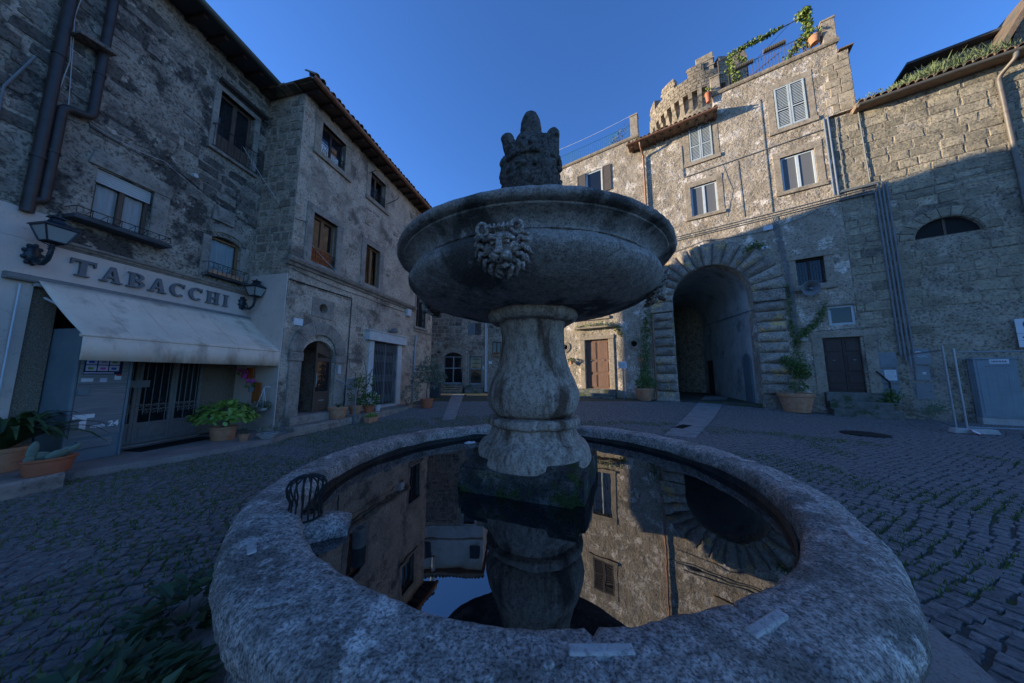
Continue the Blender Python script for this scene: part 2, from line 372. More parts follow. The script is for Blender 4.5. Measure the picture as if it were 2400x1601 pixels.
def text(body, size, loc, parent, mat, name='lettering', extrude=.004, align='LEFT', rot=(math.pi / 2, 0, 0), sx=1.0, bold=0):
    cu = bpy.data.curves.new('t', 'FONT'); cu.body = body; cu.size = size; cu.extrude = extrude; cu.align_x = align; cu.offset = bold
    o = bpy.data.objects.new('t', cu); COL.objects.link(o)
    me = baked(o); bpy.data.objects.remove(o)
    me.materials.clear()
    o = mk(name, me, mat, parent); o.location = loc; o.rotation_euler = rot; o.scale = (sx, 1, 1)
    return o

# frames: local x along the facade to the viewer's right, local y into the wall
FR = {}
def frame(n, o, d): FR[n] = (o[0], o[1], math.atan2(d[1], d[0]))
frame('A', (-7.65, 8.14), (.134, 1)); frame('B', (-6.33, 7.81), (.2205, 1))
frame('D', (13.1, 11.3), (1.505, -1)); frame('C', (-5.0, 20.5), (1, 0))
def W(f, s, off, z=0):
    x, y, a = FR[f]; c, n = math.cos(a), math.sin(a)
    return Vector((x + s * c + off * n, y + s * n - off * c, z))
def at(f, name, s, off, z, label, cat, group=None): return empty(name, W(f, s, off, z), FR[f][2], label, cat, group)
def building(f, name, label): return empty(name, (FR[f][0], FR[f][1], 0), FR[f][2], label, 'building')
def sstep(t): t = max(0, min(1, t)); return t * t * (3 - 2 * t)
def gh(x, y): return .35 * sstep((y - 9) / 8.0)

FC = Vector((.215, 2.94, 0))       # fountain centre

# ------------------------------------------------------------------ ground
rn = random.Random(4)
mb = MB()
xs = [-400, -120, -40, -20] + [-14 + i for i in range(33)] + [26, 40, 120, 400]
ys = [-400, -120, -40, -10] + [-4 + i for i in range(32)] + [40, 80, 160, 400]
for y in ys:
    for x in xs: mb.v.append((x, y, gh(x, y) - .022))
nx = len(xs)
mb.f = [(j * nx + i, j * nx + i + 1, (j + 1) * nx + i + 1, (j + 1) * nx + i) for j in range(len(ys) - 1) for i in range(nx - 1)]
ground = tag(mb.build('ground', 'ground', smooth=True), kind='structure')

def in_poly(x, y, P):
    c = False; j = len(P) - 1
    for i in range(len(P)):
        if (P[i][1] > y) != (P[j][1] > y) and x < (P[j][0] - P[i][0]) * (y - P[i][1]) / (P[j][1] - P[i][1]) + P[i][0]: c = not c
        j = i
    return c
SIDEWALK = [(-8.7, 3.5), (-7.6, 3.9), (-6.75, 4.6), (-6.1, 5.65), (-5.6, 6.85), (-5.75, 8.2), (-7.7, 8.3)]
BAND_R = [(4.0, 7.75), (4.65, 7.45), (12.2, 16.3), (11.4, 17.0)]
BAND_L = [(-2.45, 10.2), (-2.0, 10.2), (-3.0, 18.2), (-3.75, 18.2)]
KEEP = [SIDEWALK, BAND_R, BAND_L]
def cob_mesh(seed, detail=True):
    r = random.Random(seed); v = []; 
    base = [(-.5, -.5), (0, -.5), (.5, -.5), (.5, 0), (.5, .5), (0, .5), (-.5, .5), (-.5, 0)]
    base = [(x * (1.12 if x and y and r.random() < .3 else 1) * r.uniform(.82, 1.06), y * r.uniform(.82, 1.06)) for x, y in base]
    m = MB(); n = 8
    vs = [(x, y, -1) for x, y in base] + [(x * .96, y * .95, -.1) for x, y in base] + [(x * .91, y * .89, .3 + r.uniform(-.14, .14)) for x, y in base] + [(0, 0, .36)]
    fs = []
    for a in (0, n):
        fs += [(a + i, a + (i + 1) % n, a + n + (i + 1) % n, a + n + i) for i in range(n)]
    fs += [(2 * n + i, 2 * n + (i + 1) % n, 3 * n) for i in range(n)]
    return vs, fs
COB = [cob_mesh(i) for i in range(8)]
def cob_low(seed):
    r = random.Random(seed); b = [(x * r.uniform(.85, 1.05), y * r.uniform(.85, 1.05)) for x, y in ((-.5, -.5), (.5, -.5), (.5, .5), (-.5, .5))]
    return [(x, y, -1) for x, y in b] + [(x * .9, y * .88, .35) for x, y in b], [(0, 1, 5, 4), (1, 2, 6, 5), (2, 3, 7, 6), (3, 0, 4, 7), (4, 5, 6, 7)]
LOW = [cob_low(i) for i in range(8)]
COBM = []
for vs, fs in COB:
    m = MB(); m.add(vs, fs); me = m.mesh('cobblestone', False); me.materials.append(MATS['cobble'])
    COBM.append(me)
cobs = []
th = rad(24); ct, st = math.cos(th), math.sin(th)
v = -14.0
while v < 24:
    rowh = rn.uniform(.088, .118); u = -16 + rn.uniform(0, .2)
    while u < 22:
        w = rn.uniform(.085, .15)
        uu = u + w / 2; vv = v + rowh / 2 + (.16 * noise.noise(Vector((uu * .3, v * .3, 0)))) + .06 * noise.noise(Vector((uu * .9, v * .9, 5))) + rn.uniform(-.018, .018)
        x, y = ct * uu - st * vv, st * uu + ct * vv
        u += w
        d = math.hypot(x - FC.x, y - FC.y)
        if y < .4 or y > 14.5 or d < 2.62 or abs(x) > 1.95 * y + 1.2: continue
        o, dd = (13.1, 11.3), None
        if x * .8327 * 0 + ((x - 13.1) * .5534 + (y - 11.3) * .8327) > -.1: continue      # inside the right-hand houses
        if ((x + 6.33) * .9765 - (y - 7.81) * .2153) < .75 and y > 7.6: continue
        if ((x + 7.65) * .9911 - (y - 8.14) * .1328) < .2: continue
        if any(in_poly(x, y, P) for P in KEEP): continue
        cobs.append((d if False else math.hypot(x, y), x, y, w - .006, rowh - .004, th + rn.uniform(-.1, .1), rn.randrange(8), rn.uniform(-.006, .004)))
    v += rowh
cobs.sort(key=lambda c: c[0])
near = [c for c in cobs if abs(c[1]) < 1.78 * c[2]]
ind = set(id(c) for c in near[:300])
mb = MB()
for c in cobs:
    d, x, y, w, h, a, k, dz = c
    z = gh(x, y) - .012 + dz
    if id(c) in ind:
        o = bpy.data.objects.new('cobblestone', COBM[k]); COL.objects.link(o); o.parent = ground
        o.location = (x, y, z); o.rotation_euler = (0, 0, a); o.scale = (w, h, .02)
    else:
        ca, sa = math.cos(a), math.sin(a)
        mb.add([(x + ca * p[0] * w - sa * p[1] * h, y + sa * p[0] * w + ca * p[1] * h, z + p[2] * .022) for p in (COB if d < 5 else LOW)[k][0]], (COB if d < 5 else LOW)[k][1])
me = mb.mesh('cobblestones', False)
mk('cobblestones', me, 'cobble', ground, kind='stuff')

# stone strips and kerbed pavement
def strip(name, P, zf, mat, thick=.1):
    m = MB(); m.zprism(P, -.3, zf); return tag(m.build(name, mat), kind='structure')
strip('shop_pavement', SIDEWALK, .1, 'pavement')
def slabs(name, P, n):
    root = tag(MB().zprism(P, -.3, lambda x, y: -.06).build(name, 'ground'), kind='structure')
    a, b, c, d = [Vector(p) for p in P]
    for i in range(n):
        t0, t1 = (i + .02) / n, (i + .985) / n
        q = [a.lerp(d, t0), b.lerp(c, t0), b.lerp(c, t1), a.lerp(d, t1)]
        MB().zprism([(p.x, p.y) for p in q], -.1, lambda x, y: gh(x, y) + .006).build('slab', 'slab', root)
slabs('paved_strip', BAND_R, 12); slabs('paved_strip', BAND_L, 8)
m = MB(); m.ring([(1.9, -.05), (2.64, -.05), (2.64, .004), (2.5, .012), (1.9, .015)], 72, (FC.x, FC.y, 0))
tag(m.build('fountain_apron', 'pavement'), kind='structure')

# grass in the joints
gr = random.Random(9); mb = MB()
for c in cobs:
    d, x, y, w, h, a, k, dz = c
    f = noise.noise(Vector((x * .9, y * .9, 2))) + (.25 if x < 0 else .0)
    if d > 11 or f < (-.1 if x < 0 else .1) or gr.random() > .7: continue
    for _ in range(gr.randint(5, 14)):
        px, py = x + gr.uniform(-.5, .5) * w * 1.1, y + (gr.choice((-.5, .5)) * h + gr.uniform(-.015, .015))
        hh = gr.uniform(.012, .045); t = gr.uniform(0, 6.28); b = .007
        z = gh(px, py) - .015
        mb.add([(px - b * math.cos(t), py - b * math.sin(t), z), (px + b * math.cos(t), py + b * math.sin(t), z),
                (px + gr.uniform(-.02, .02), py + gr.uniform(-.02, .02), z + .012 + hh)], [(0, 1, 2)])
tag(mb.build('grass', 'grass', fix=False), 'short grass growing in the joints between the cobblestones', 'grass', kind='stuff')

# ------------------------------------------------------------------ facade helpers
def block_mesh(seed, irr=.06):
    r = random.Random(seed); n = 8
    base = [(-.5, -.5), (0, -.5), (.5, -.5), (.5, 0), (.5, .5), (0, .5), (-.5, .5), (-.5, 0)]
    base = [(x * (1 - abs(r.gauss(0, irr * .7))), z * (1 - abs(r.gauss(0, irr * .7)))) for x, z in base]
    vs = [(x, .5, z) for x, z in base] + [(x, -.2, z) for x, z in base] + [(x * .95, -.42 + r.uniform(-.1, .1), z * .92) for x, z in base] + [(0, -.44, 0)]
    m = MB(); fs = []
    for a in (0, n): fs += [(a + i, a + n + i, a + n + (i + 1) % n, a + (i + 1) % n) for i in range(n)]
    fs += [(2 * n + i, 3 * n, 2 * n + (i + 1) % n) for i in range(n)]
    m.add(vs, fs); return m
BLK = {}
def block_variants(mat, irr):
    if (mat, irr) not in BLK:
        L_ = []
        for i in range(9):
            me = block_mesh(i * 7 + 1, irr).mesh('stone'); me.materials.append(MATS[mat])
            for p in me.polygons: p.use_smooth = True
            me.set_sharp_from_angle(angle=rad(50)); L_.append(me)
        BLK[(mat, irr)] = L_
    return BLK[(mat, irr)]
def put_block(parent, mat, irr, s, y, z, w, d, h, rnd, tilt=0.0, rz=0.0, name='stone'):
    o = bpy.data.objects.new(name, rnd.choice(block_variants(mat, irr))); COL.objects.link(o); o.parent = parent
    o.location = (s, y, z); o.scale = (w, d, h); o.rotation_euler = (0, tilt, rz)
    return o
def masonry(parent, mat, s0, s1, z0, z1, rh, wr, avoid, seed, keep=lambda s, z: 1, irr=.06, proud=.02, joint=.022, cap=290, y=0.0, rot=None, jit=0.0):
    rnd = random.Random(seed); n = 0; z = z0
    while z < z1 - rh[0] * .5:
        h = min(rnd.uniform(*rh), z1 - z); s = s0 - rnd.uniform(0, wr[0])
        while s < s1:
            w = rnd.uniform(*wr); a, b = max(s, s0), min(s + w, s1); s += w
            if b - a < .1: continue
            c, zc = (a + b) / 2, z + h / 2
            if any(a < q[1] + .02 and b > q[0] - .02 and z < q[3] + .02 and z + h > q[2] - .02 for q in avoid): continue
            if rnd.random() > keep(c, zc): continue
            if n >= cap: return
            n += 1
            pr = proud * rnd.uniform(.4, 1.4)
            if rot is None:
                put_block(parent, mat, irr, c, y + .05 - pr, zc + rnd.uniform(-jit, jit), b - a - joint, .12, h - joint, rnd, rnd.uniform(-jit, jit) * .8)
            else:
                o = put_block(parent, mat, irr, *rot(c, .05 - pr, zc), b - a - joint, .12, h - joint, rnd)
                o.rotation_euler = (0, 0, rot.a)
        z += h

def arch_poly(s0, s1, z0, zs, rise=None, n=14):
    c = (s0 + s1) / 2; r = (s1 - s0) / 2; rise = r if rise is None else rise
    return [(s0, z0), (s1, z0)] + [(c + r * math.cos(math.pi * i / n), zs + rise * math.sin(math.pi * i / n)) for i in range(n + 1)]
def circ_poly(c, z, r, n=20): return [(c + r * math.cos(2 * math.pi * i / n), z + r * math.sin(2 * math.pi * i / n)) for i in range(n)]
def rect_poly(s0, s1, z0, z1): return [(s0, z0), (s1, z0), (s1, z1), (s0, z1)]

def surround(parent, s0, s1, z0, z1, w, mat, proud=.03, sill=True, top=None, sillw=None, name='window_surround'):
    m = MB(); top = top or w
    m.box(s0 - w, s0, -proud, .1, z0, z1).box(s1, s1 + w, -proud, .1, z0, z1)
    m.box(s0 - w - .003, s1 + w + .003, -proud - .006, .1, z1, z1 + top)
    if sill: m.box(s0 - w - .03, s1 + w + .03, -proud - .06, .1, z0 - (sillw or w * .7), z0)
    return m.build(name, mat, parent, bevel=.008)

def window(parent, s0, s1, z0, z1, mat, y=.14, leaves=2, glass='glass', rail=None, fw=.055, curtain=False, name='window', lower_panel=None):
    m = MB(); f = fw
    m.box(s0, s0 + f, y, y + .06, z0, z1).box(s1 - f, s1, y, y + .06, z0, z1)
    m.box(s0 + f, s1 - f, y + .002, y + .06, z1 - f, z1).box(s0 + f, s1 - f, y + .002, y + .06, z0, z0 + f)
    w = (s1 - s0) / leaves
    for i in range(1, leaves): m.box(s0 + w * i - f * .7, s0 + w * i + f * .7, y - .008, y + .055, z0 + f, z1 - f)
    lo = z0 + f
    if rail: m.box(s0 + f, s1 - f, y - .004, y + .052, rail - f * .5, rail + f * .5)
    if lower_panel:
        m.box(s0 + f, s1 - f, y + .006, y + .05, z0 + f, lower_panel); lo = lower_panel
    o = m.build(name, mat, parent, bevel=.006)
    for i in range(leaves):
        MB().box(s0 + w * i + f * .6, s0 + w * (i + 1) - f * .6, y + .028, y + .034, lo, z1 - f * .8).build('pane', glass, o)
    if curtain:
        cm = MB(); nn = 40; a, b = s0 + f, s1 - f
        vs = []
        for i in range(nn + 1):
            t = i / nn; yy = y + .062 + .014 * math.sin(t * 46) + .01 * math.sin(t * 17)
            vs += [(a + (b - a) * t, yy, z0 + .03 + (.05 * abs(math.sin(t * 5)))), (a + (b - a) * t, yy + .01, z1 - .05)]
        cm.add(vs, [(2 * i, 2 * i + 2, 2 * i + 3, 2 * i + 1) for i in range(nn)])
        cm.build('curtain', 'curtain', o, smooth=60)
    return o

def shutter(parent, s0, s1, z0, z1, mat, y=-.02, ang=0.0, hinge='l', slats=True, name='shutter'):
    m = MB(); w = s1 - s0; f = .055; d = .035
    m.box(0, f, 0, d, 0, z1 - z0).box(w - f, w, 0, d, 0, z1 - z0)
    zz = [0, (z1 - z0) * .42, z1 - z0 - f]
    for k in zz: m.box(f, w - f, .002, d, k, k + f)
    if slats:
        k = f + .01
        while k < z1 - z0 - f - .02:
            if not (zz[1] - .03 < k < zz[1] + f):
                m.add([(f, .004, k), (w - f, .004, k), (w - f, .03, k + .05), (f, .03, k + .05), (f, .012, k - .004), (w - f, .012, k - .004), (w - f, .034, k + .044), (f, .034, k + .044)],
                      [(0, 1, 2, 3), (4, 7, 6, 5), (0, 4, 5, 1), (3, 2, 6, 7)])
            k += .075
    else: m.box(f, w - f, .012, .026, f, z1 - z0 - f)
    o = m.build(name, mat, parent)
    o.location = (s0, y, z0)
    return o

def grille(parent, s0, s1, z0, z1, y, nx, nz, mat='iron', r=.009, name='grille'):
    m = MB()
    for i in range(nx): 
        s = s0 + (s1 - s0) * (i + .5) / nx; m.tube([(s, y, z0), (s, y, z1)], r, 6)
    for i in range(nz):
        z = z0 + (z1 - z0) * (i + .5) / nz; m.tube([(s0, y - .012, z), (s1, y - .012, z)], r, 6)
    return m.build(name, mat, parent, smooth=True)

def spiral(m, c, z, y, r, turns=1.5, dirn=1, a0=0, rr=.006):
    n = 18; pts = []
    for i in range(n + 1):
        t = i / n; a = a0 + dirn * turns * 2 * math.pi * t; q = r * (1 - .8 * t)
        pts.append((c + q * math.cos(a), y, z + q * math.sin(a)))
    m.tube(pts, rr, 5)
def railing(parent, s0, s1, z0, z1, y, step, mat='iron', r=.008, scroll=False, proud=True, name='railing'):
    m = MB(); n = max(2, int((s1 - s0) / step))
    m.box(s0, s1, y - .012, y + .012, z1 - .012, z1).box(s0, s1, y - .01, y + .01, z0, z0 + .012)
    for i in range(n + 1):
        s = s0 + (s1 - s0) * i / n; m.tube([(s, y, z0 + .012), (s, y, z1 - .012)], r, 6)
    if proud:
        for s in (s0, s1): m.box(s - .008, s + .008, y + .012, .1, z1 - .012, z1).box(s - .008, s + .008, y + .012, .1, z0, z0 + .012)
    if scroll:
        for i in range(n):
            c = s0 + (s1 - s0) * (i + .5) / n; q = min((s1 - s0) / n * .4, .1)
            spiral(m, c, z0 + (z1 - z0) * .33, y - .014, q, 1.4, 1, i, .006); spiral(m, c, z0 + (z1 - z0) * .7, y - .014, q, 1.4, -1, i + 2, .006)
    return m.build(name, mat, parent, smooth=True)

def pipe(parent, pts, r, mat, name='pipe', n=10, clips=0, fillet=True):
    P = [Vector(p) for p in pts]
    if fillet and len(P) > 2:
        Q = [P[0]]
        for i in range(1, len(P) - 1):
            a, b, c = P[i - 1], P[i], P[i + 1]; q = min(r * 2.2, (a - b).length * .45, (c - b).length * .45)
            p0 = b + (a - b).normalized() * q; p1 = b + (c - b).normalized() * q
            for t in (0, .25, .5, .75, 1): Q.append(p0 * (1 - t) ** 2 + b * 2 * t * (1 - t) + p1 * t * t)
        Q.append(P[-1]); P = Q
    m = MB(); m.tube(P, r, n)
    if clips:
        for i in range(len(pts) - 1):
            a, b = Vector(pts[i]), Vector(pts[i + 1]); L_ = (b - a).length; k = int(L_ / clips)
            for j in range(k):
                p = a.lerp(b, (j + .5) / k); t = (b - a).normalized()
                m.tube([p - t * .02, p + t * .02], r * 1.18, n)
    return m.build(name, mat, parent, smooth=True)
def cable(parent, pts, r=.006, mat='conduit', sag=.0, name='cable'):
    Q = []
    for i in range(len(pts) - 1):
        a, b = Vector(pts[i]), Vector(pts[i + 1])
        for j in range(8):
            t = j / 8; p = a.lerp(b, t); p.z -= sag * 4 * t * (1 - t); Q.append(p)
    Q.append(Vector(pts[-1]))
    return MB().tube(Q, r, 5).build(name, mat, parent, smooth=True)

TILE = None
def tile_row(parent, s0, s1, y, z, slope, step=.2, rows=1, length=.5, seed=1, dirn=1):
    """curved roof tiles laid side by side along an eave"""
    global TILE
    if TILE is None:
        m = MB(); n = 8; R0, R1 = .1, .085
        vs = []
        for (r, yy) in ((R0, 0), (R1, 1)):
            for q in (r, r - .018):
                vs += [(q * math.cos(math.pi * i / n), yy, q * math.sin(math.pi * i / n)) for i in range(n + 1)]
        k = n + 1; fs = []
        for i in range(n):
            fs += [(i, i + 1, 2 * k + i + 1, 2 * k + i), (k + i, 3 * k + i, 3 * k + i + 1, k + i + 1), (i, k + i, k + i + 1, i + 1), (2 * k + i, 2 * k + i + 1, 3 * k + i + 1, 3 * k + i)]
        m.add(vs, fs); TILE = m.mesh('roof_tile'); TILE.materials.append(MATS['tile'])
        for p in TILE.polygons: p.use_smooth = True
        TILE.set_sharp_from_angle(angle=rad(50))
    rnd = random.Random(seed); a = math.atan(slope)
    for r_ in range(rows):
        s = s0
        while s <= s1:
            o = bpy.data.objects.new('roof_tile', TILE); COL.objects.link(o); o.parent = parent
            yy = y + r_ * length * .8 * math.cos(a); zz = z + r_ * (length * .8 * math.sin(a)) + rnd.uniform(-.012, .012)
            o.location = (s + rnd.uniform(-.015, .015), yy + rnd.uniform(-.03, .03), zz); o.rotation_euler = (a, 0, rnd.uniform(-.05, .05)); o.scale = (1, length, 1)
            s += step

def gutter(parent, s0, s1, y, z, r, mat, name='gutter'):
    m = MB(); n = 10
    vs = []
    for s in (s0, s1):
        for q in (r, r - .012): vs += [(s, y + q * math.cos(math.pi + math.pi * i / n), z + q * math.sin(math.pi + math.pi * i / n)) for i in range(n + 1)]
    k = n + 1; fs = []
    for i in range(n):
        fs += [(i, i + 1, 2 * k + i + 1, 2 * k + i), (k + i, 3 * k + i, 3 * k + i + 1, k + i + 1), (i, k + i, k + i + 1, i + 1), (2 * k + i, 2 * k + i + 1, 3 * k + i + 1, 3 * k + i)]
    fs += [(0, 2 * k, 3 * k, k), (n, k + n, 3 * k + n, 2 * k + n)]
    m.add(vs, fs); return m.build(name, mat, parent, smooth=True)

def moulding(parent, s0, s1, prof, mat, name='cornice', rough=None):
    """prof: list of (y, z) going round, extruded along s"""
    m = MB(); n = len(prof); k = max(2, int((s1 - s0) / .25)); vs = []
    for i in range(k + 1):
        s = s0 + (s1 - s0) * i / k
        vs += [(s, p[0], p[1]) for p in prof]
    fs = [(i * n + j, i * n + (j + 1) % n, (i + 1) * n + (j + 1) % n, (i + 1) * n + j) for i in range(k) for j in range(n)]
    fs += [tuple(range(n)), tuple(range(k * n + n - 1, k * n - 1, -1))]
    m.add(vs, fs); return m.build(name, mat, parent, rough=rough)

def stone_step(parent, s0, s1, y0, y1, z0, z1, mat='mossy_step', name='step'):
    m = MB(); n = max(3, int((s1 - s0) / .08)); prof = [(y1, z0), (y0, z0), (y0, z1 - .03), (y0 + .03, z1), (y1, z1)]
    vs = [(s0 + (s1 - s0) * i / n, p[0], p[1]) for i in range(n + 1) for p in prof]; k = 5
    fs = [(i * k + j, i * k + (j + 1) % k, (i + 1) * k + (j + 1) % k, (i + 1) * k + j) for i in range(n) for j in range(k)]
    fs += [tuple(range(k)), tuple(range(n * k + k - 1, n * k - 1, -1))]
    m.add(vs, fs); return m.build(name, mat, parent, rough=(.012, 5))

# ------------------------------------------------------------------ foliage helpers
def rdir(r):
    z = r.uniform(-1, 1); a = r.uniform(0, 6.283); q = math.sqrt(1 - z * z); return Vector((q * math.cos(a), q * math.sin(a), z))
def crown(m, c, rx, ry, rz, n, l, w, seed, up=.3, shell=.5, gaps=0.0):
    r = random.Random(seed); c = Vector(c)
    for _ in range(n):
        d = rdir(r); q = shell + (1 - shell) * r.random() ** .5
        p = Vector((d.x * rx * q, d.y * ry * q, d.z * rz * q))
        if gaps and noise.noise((c + p) * (1.6 / max(rx, .05)) + Vector((seed, 0, 0))) < gaps: continue
        dd = (d + rdir(r) * .8 + Vector((0, 0, up))).normalized()
        k = r.uniform(.7, 1.25)
        m.leaf(c + p, dd, rdir(r), l * k, w * k)
    return m
def vine_leaves(m, pts, spread, n, l, w, seed):
    r = random.Random(seed); pts = [Vector(p) for p in pts]
    for _ in range(n):
        i = r.randrange(len(pts) - 1); p = pts[i].lerp(pts[i + 1], r.random()) + rdir(r) * spread * r.random() ** .6
        m.leaf(p, (rdir(r) + Vector((0, 0, -.4))).normalized(), rdir(r), l * r.uniform(.6, 1.2), w * r.uniform(.6, 1.2))
    return m
def pot_mesh(rt, rb, h, lip=.03):
    m = MB()
    prof = [(rb * .96, 0), (rb, .01), (rb + (rt - rb) * .8, h * .8), (rt, h * .82), (rt + lip * .3, h * .9), (rt + lip * .3, h), (rt - .02, h), (rt - .03, h - .05), (rt * .85, h - .06)]
    m.lathe(prof, 28); return m
def potted(name, label, loc, rt, rb, h, mat='terracotta', cat='potted plant', group='potted plants in the square', sx=1, sy=1, rz=0):
    t = empty(name, loc, rz, label, cat, group)
    o = pot_mesh(rt, rb, h).build('pot', mat, t, smooth=True); o.scale = (sx, sy, 1)
    s = MB().lathe([(rt * .86, 0), (rt * .5, .012), (0, .016)], 16).build('soil', 'soil', t, smooth=True); s.location = (0, 0, h - .055); s.scale = (sx, sy, 1)
    return t
def stems(m, base, tips, r0, seed, bends=4):
    r = random.Random(seed); b = Vector(base)
    for t in tips:
        t = Vector(t); pts = [b + Vector((r.uniform(-.02, .02), r.uniform(-.02, .02), 0))]
        for i in range(1, bends):
            q = i / bends; pts.append(b.lerp(t, q) + Vector((r.uniform(-1, 1), r.uniform(-1, 1), r.uniform(-.5, .5))) * .06 * (t - b).length)
        pts.append(t); k = len(pts)
        m.tube(pts, [r0 * (1 - .75 * i / (k - 1)) for i in range(k)], 6)
    return m

# ================================================================== tobacconist's house (left)
A = building('A', 'stone_house', 'dark rubble stone house with the cream awning and raised letters')
body = MB().box(-13, .15, 0, 9, -.3, 10.25)
c = MB()
winsA = [(-3.05, -2.27, 4.55, 5.6), (-1.31, -.42, 7.52, 9.2)]
for q in winsA: c.prism(rect_poly(*q), -.5, .3)
c.prism(arch_poly(-1.12, -.41, 4.18, 5.12, .14), -.5, .3)
c.prism(rect_poly(-3.5, -.04, .1, 3.08), -.5, .42)
cut('wall', body, c, 'wall_a', A)
avoidA = [(-3.4, -1.9, 4.2, 6.0), (-1.5, -.15, 7.3, 9.5), (-1.4, -.15, 4.0, 5.6), (-1.2, -.6, 5.5, 6.1), (-13, 1, -1, 4.02)]
masonry(A, 'stone_a', -5.6, .02, 4.05, 10.15, (.20, .34), (.28, .62), avoidA, 3, irr=.16, proud=.014, joint=.045, jit=.025, cap=298,
        keep=lambda s, z: .96 if noise.noise(Vector((s * .6, z * .65, 1))) > -.22 else .18)
# plaster shop front with its opening
fr = MB().box(-8, -.02, -.045, -.002, 0, 3.84)
cc = MB().prism(rect_poly(-3.5, -.04, -.5, 3.08), -.5, .5)
cut('shop_front', fr, cc, 'shop_plaster', A)
MB().box(-8, -3.4, -.04, -.003, 3.845, 4.35).build('plaster_band', 'shop_plaster', A)
moulding(A, -3.42, -.02, [(0, 3.845), (-.055, 3.845), (-.07, 3.87), (-.10, 3.88), (-.11, 3.91), (-.15, 3.925), (-.16, 3.965), (0, 3.985)], 'trim')
moulding(A, -3.8, .06, [(-.047, 3.13), (-.16, 3.13), (-.17, 3.16), (-.17, 3.21), (-.13, 3.24), (-.047, 3.24)], 'gate_paint', 'awning_cassette')
# raised letters
def letter(ch, s, z, h, w, parent):
    m = MB(); k = [0]
    def bar(poly):
        k[0] += 1; m.prism([(s + p[0] * w, z + p[1] * h) for p in poly], -.10 - .0012 * k[0], -.05)
    def rect(a, b, c_, d): bar([(a, c_), (b, c_), (b, d), (a, d)])
    def arc(cx, cz, r0x, r0z, r1x, r1z, a0, a1, n=16):
        po = [(cx + r1x * math.cos(rad(a0 + (a1 - a0) * i / n)), cz + r1z * math.sin(rad(a0 + (a1 - a0) * i / n))) for i in range(n + 1)]
        pi_ = [(cx + r0x * math.cos(rad(a1 + (a0 - a1) * i / n)), cz + r0z * math.sin(rad(a1 + (a0 - a1) * i / n))) for i in range(n + 1)]
        bar(po + pi_)
    if ch == 'T':
        rect(.37, .63, .05, .9); rect(0, 1, .86, 1); rect(.22, .78, 0, .08); bar([(0, .87), (.1, .87), (.05, .66), (0, .66)]); bar([(.9, .87), (1, .87), (1, .66), (.95, .66)])
    if ch == 'A':
        bar([(.06, 0), (.2, 0), (.56, 1), (.42, 1)]); bar([(.66, 0), (.94, 0), (.62, 1), (.42, 1)]); rect(.25, .72, .28, .4); rect(-.04, .32, 0, .08); rect(.54, 1.06, 0, .08)
    if ch == 'B':
        rect(.14, .4, .03, .97); rect(0, .5, 0, .09); rect(0, .5, .91, 1); arc(.42, .745, .26, .15, .5, .255, -90, 90); arc(.44, .265, .3, .16, .56, .265, -90, 90)
    if ch == 'C':
        arc(.52, .5, .28, .38, .54, .51, 48, 312, 24); bar([(.82, .98), (.92, .98), (.92, .66), (.84, .66)])
    if ch == 'H':
        for a in (.1, .66): rect(a, a + .24, .04, .96)
        rect(.3, .7, .44, .55)
        for a in (0, .56): rect(a, a + .44, 0, .08); rect(a, a + .44, .92, 1)
    if ch == 'I':
        rect(.3, .7, .04, .96); rect(.08, .92, 0, .08); rect(.08, .92, .92, 1)
    o = m.build('letter', 'letter_grey', parent); o['label'] = 'raised grey serif letter ' + ch
sx = -3.2
for ch, w in zip('TABACCHI', (.29, .27, .25, .27, .27, .27, .29, .14)):
    letter(ch, sx, 3.40, .31, w, A); sx += w + .075
# granite jamb inside the opening, back wall and door leaves
MB().box(-3.498, -3.22, .0, .41, .1, 3.07).build('door_jamb', 'granite', A)
MB().box(-.84, -.05, .16, .41, .1, 3.07).build('shop_wall', 'granite', A)
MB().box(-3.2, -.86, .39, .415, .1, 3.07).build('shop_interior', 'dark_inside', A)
def leaf_door(s0, s1, last=False):
    m = MB(); y = .1; z0, z1 = .14, 3.0; f = .055
    m.box(s0, s0 + f, y, y + .05, z0, z1).box(s1 - f, s1, y, y + .05, z0, z1).box(s0 + f, s1 - f, y + .002, y + .048, z0, z0 + .07).box(s0 + f, s1 - f, y + .002, y + .048, z1 - f, z1)
    m.box(s0 + f, s1 - f, y + .002, y + .048, .52, .57).box(s0 + f, s1 - f, y + .015, y + .04, z0 + .07, .52)
    m.box(s0 + f + .04, s1 - f - .04, y + .004, y + .03, z0 + .11, .48)
    o = m.build('door', 'gate_paint', A, bevel=.004)
    g = MB(); n = 4
    for i in range(n):
        s = s0 + f + (s1 - s0 - 2 * f) * (i + .5) / n
        lo = .58 if i % 2 else .74
        g.tube([(s, y - .005, lo), (s, y - .005, z1 - f)], .008, 6)
        if i % 2 == 0:
            for k in range(26): g.ball((s, y - .005, 1.2 + k * .05), .013, n=6, m=4)
        spiral(g, s - .05, .92, y - .008, .045, 1.3, 1, 0, .005); spiral(g, s + .05, .80, y - .008, .045, 1.3, -1, 0, .005)
    for z in (.84, .94): g.box(s0 + f, s1 - f, y - .014, y - .002, z - .006, z + .006)
    for i in range(n):
        a = s0 + f + (s1 - s0 - 2 * f) * i / n; b = s0 + f + (s1 - s0 - 2 * f) * (i + 1) / n
        g.tube([(a, y - .012, .84), (b, y - .012, .94)], .004, 5).tube([(a, y - .012, .94), (b, y - .012, .84)], .004, 5)
    g.build('ironwork', 'gate_paint', o, smooth=True)
    MB().box(s0 + f, s1 - f, y + .03, y + .036, .57, z1 - f).build('pane', 'glass', o)
for a, b in ((-2.5, -2.0), (-1.995, -1.40), (-1.395, -.87)): leaf_door(a, b)
MB().box(-2.52, -.86, .0, .36, .02, .135).build('threshold', 'pavement', A)
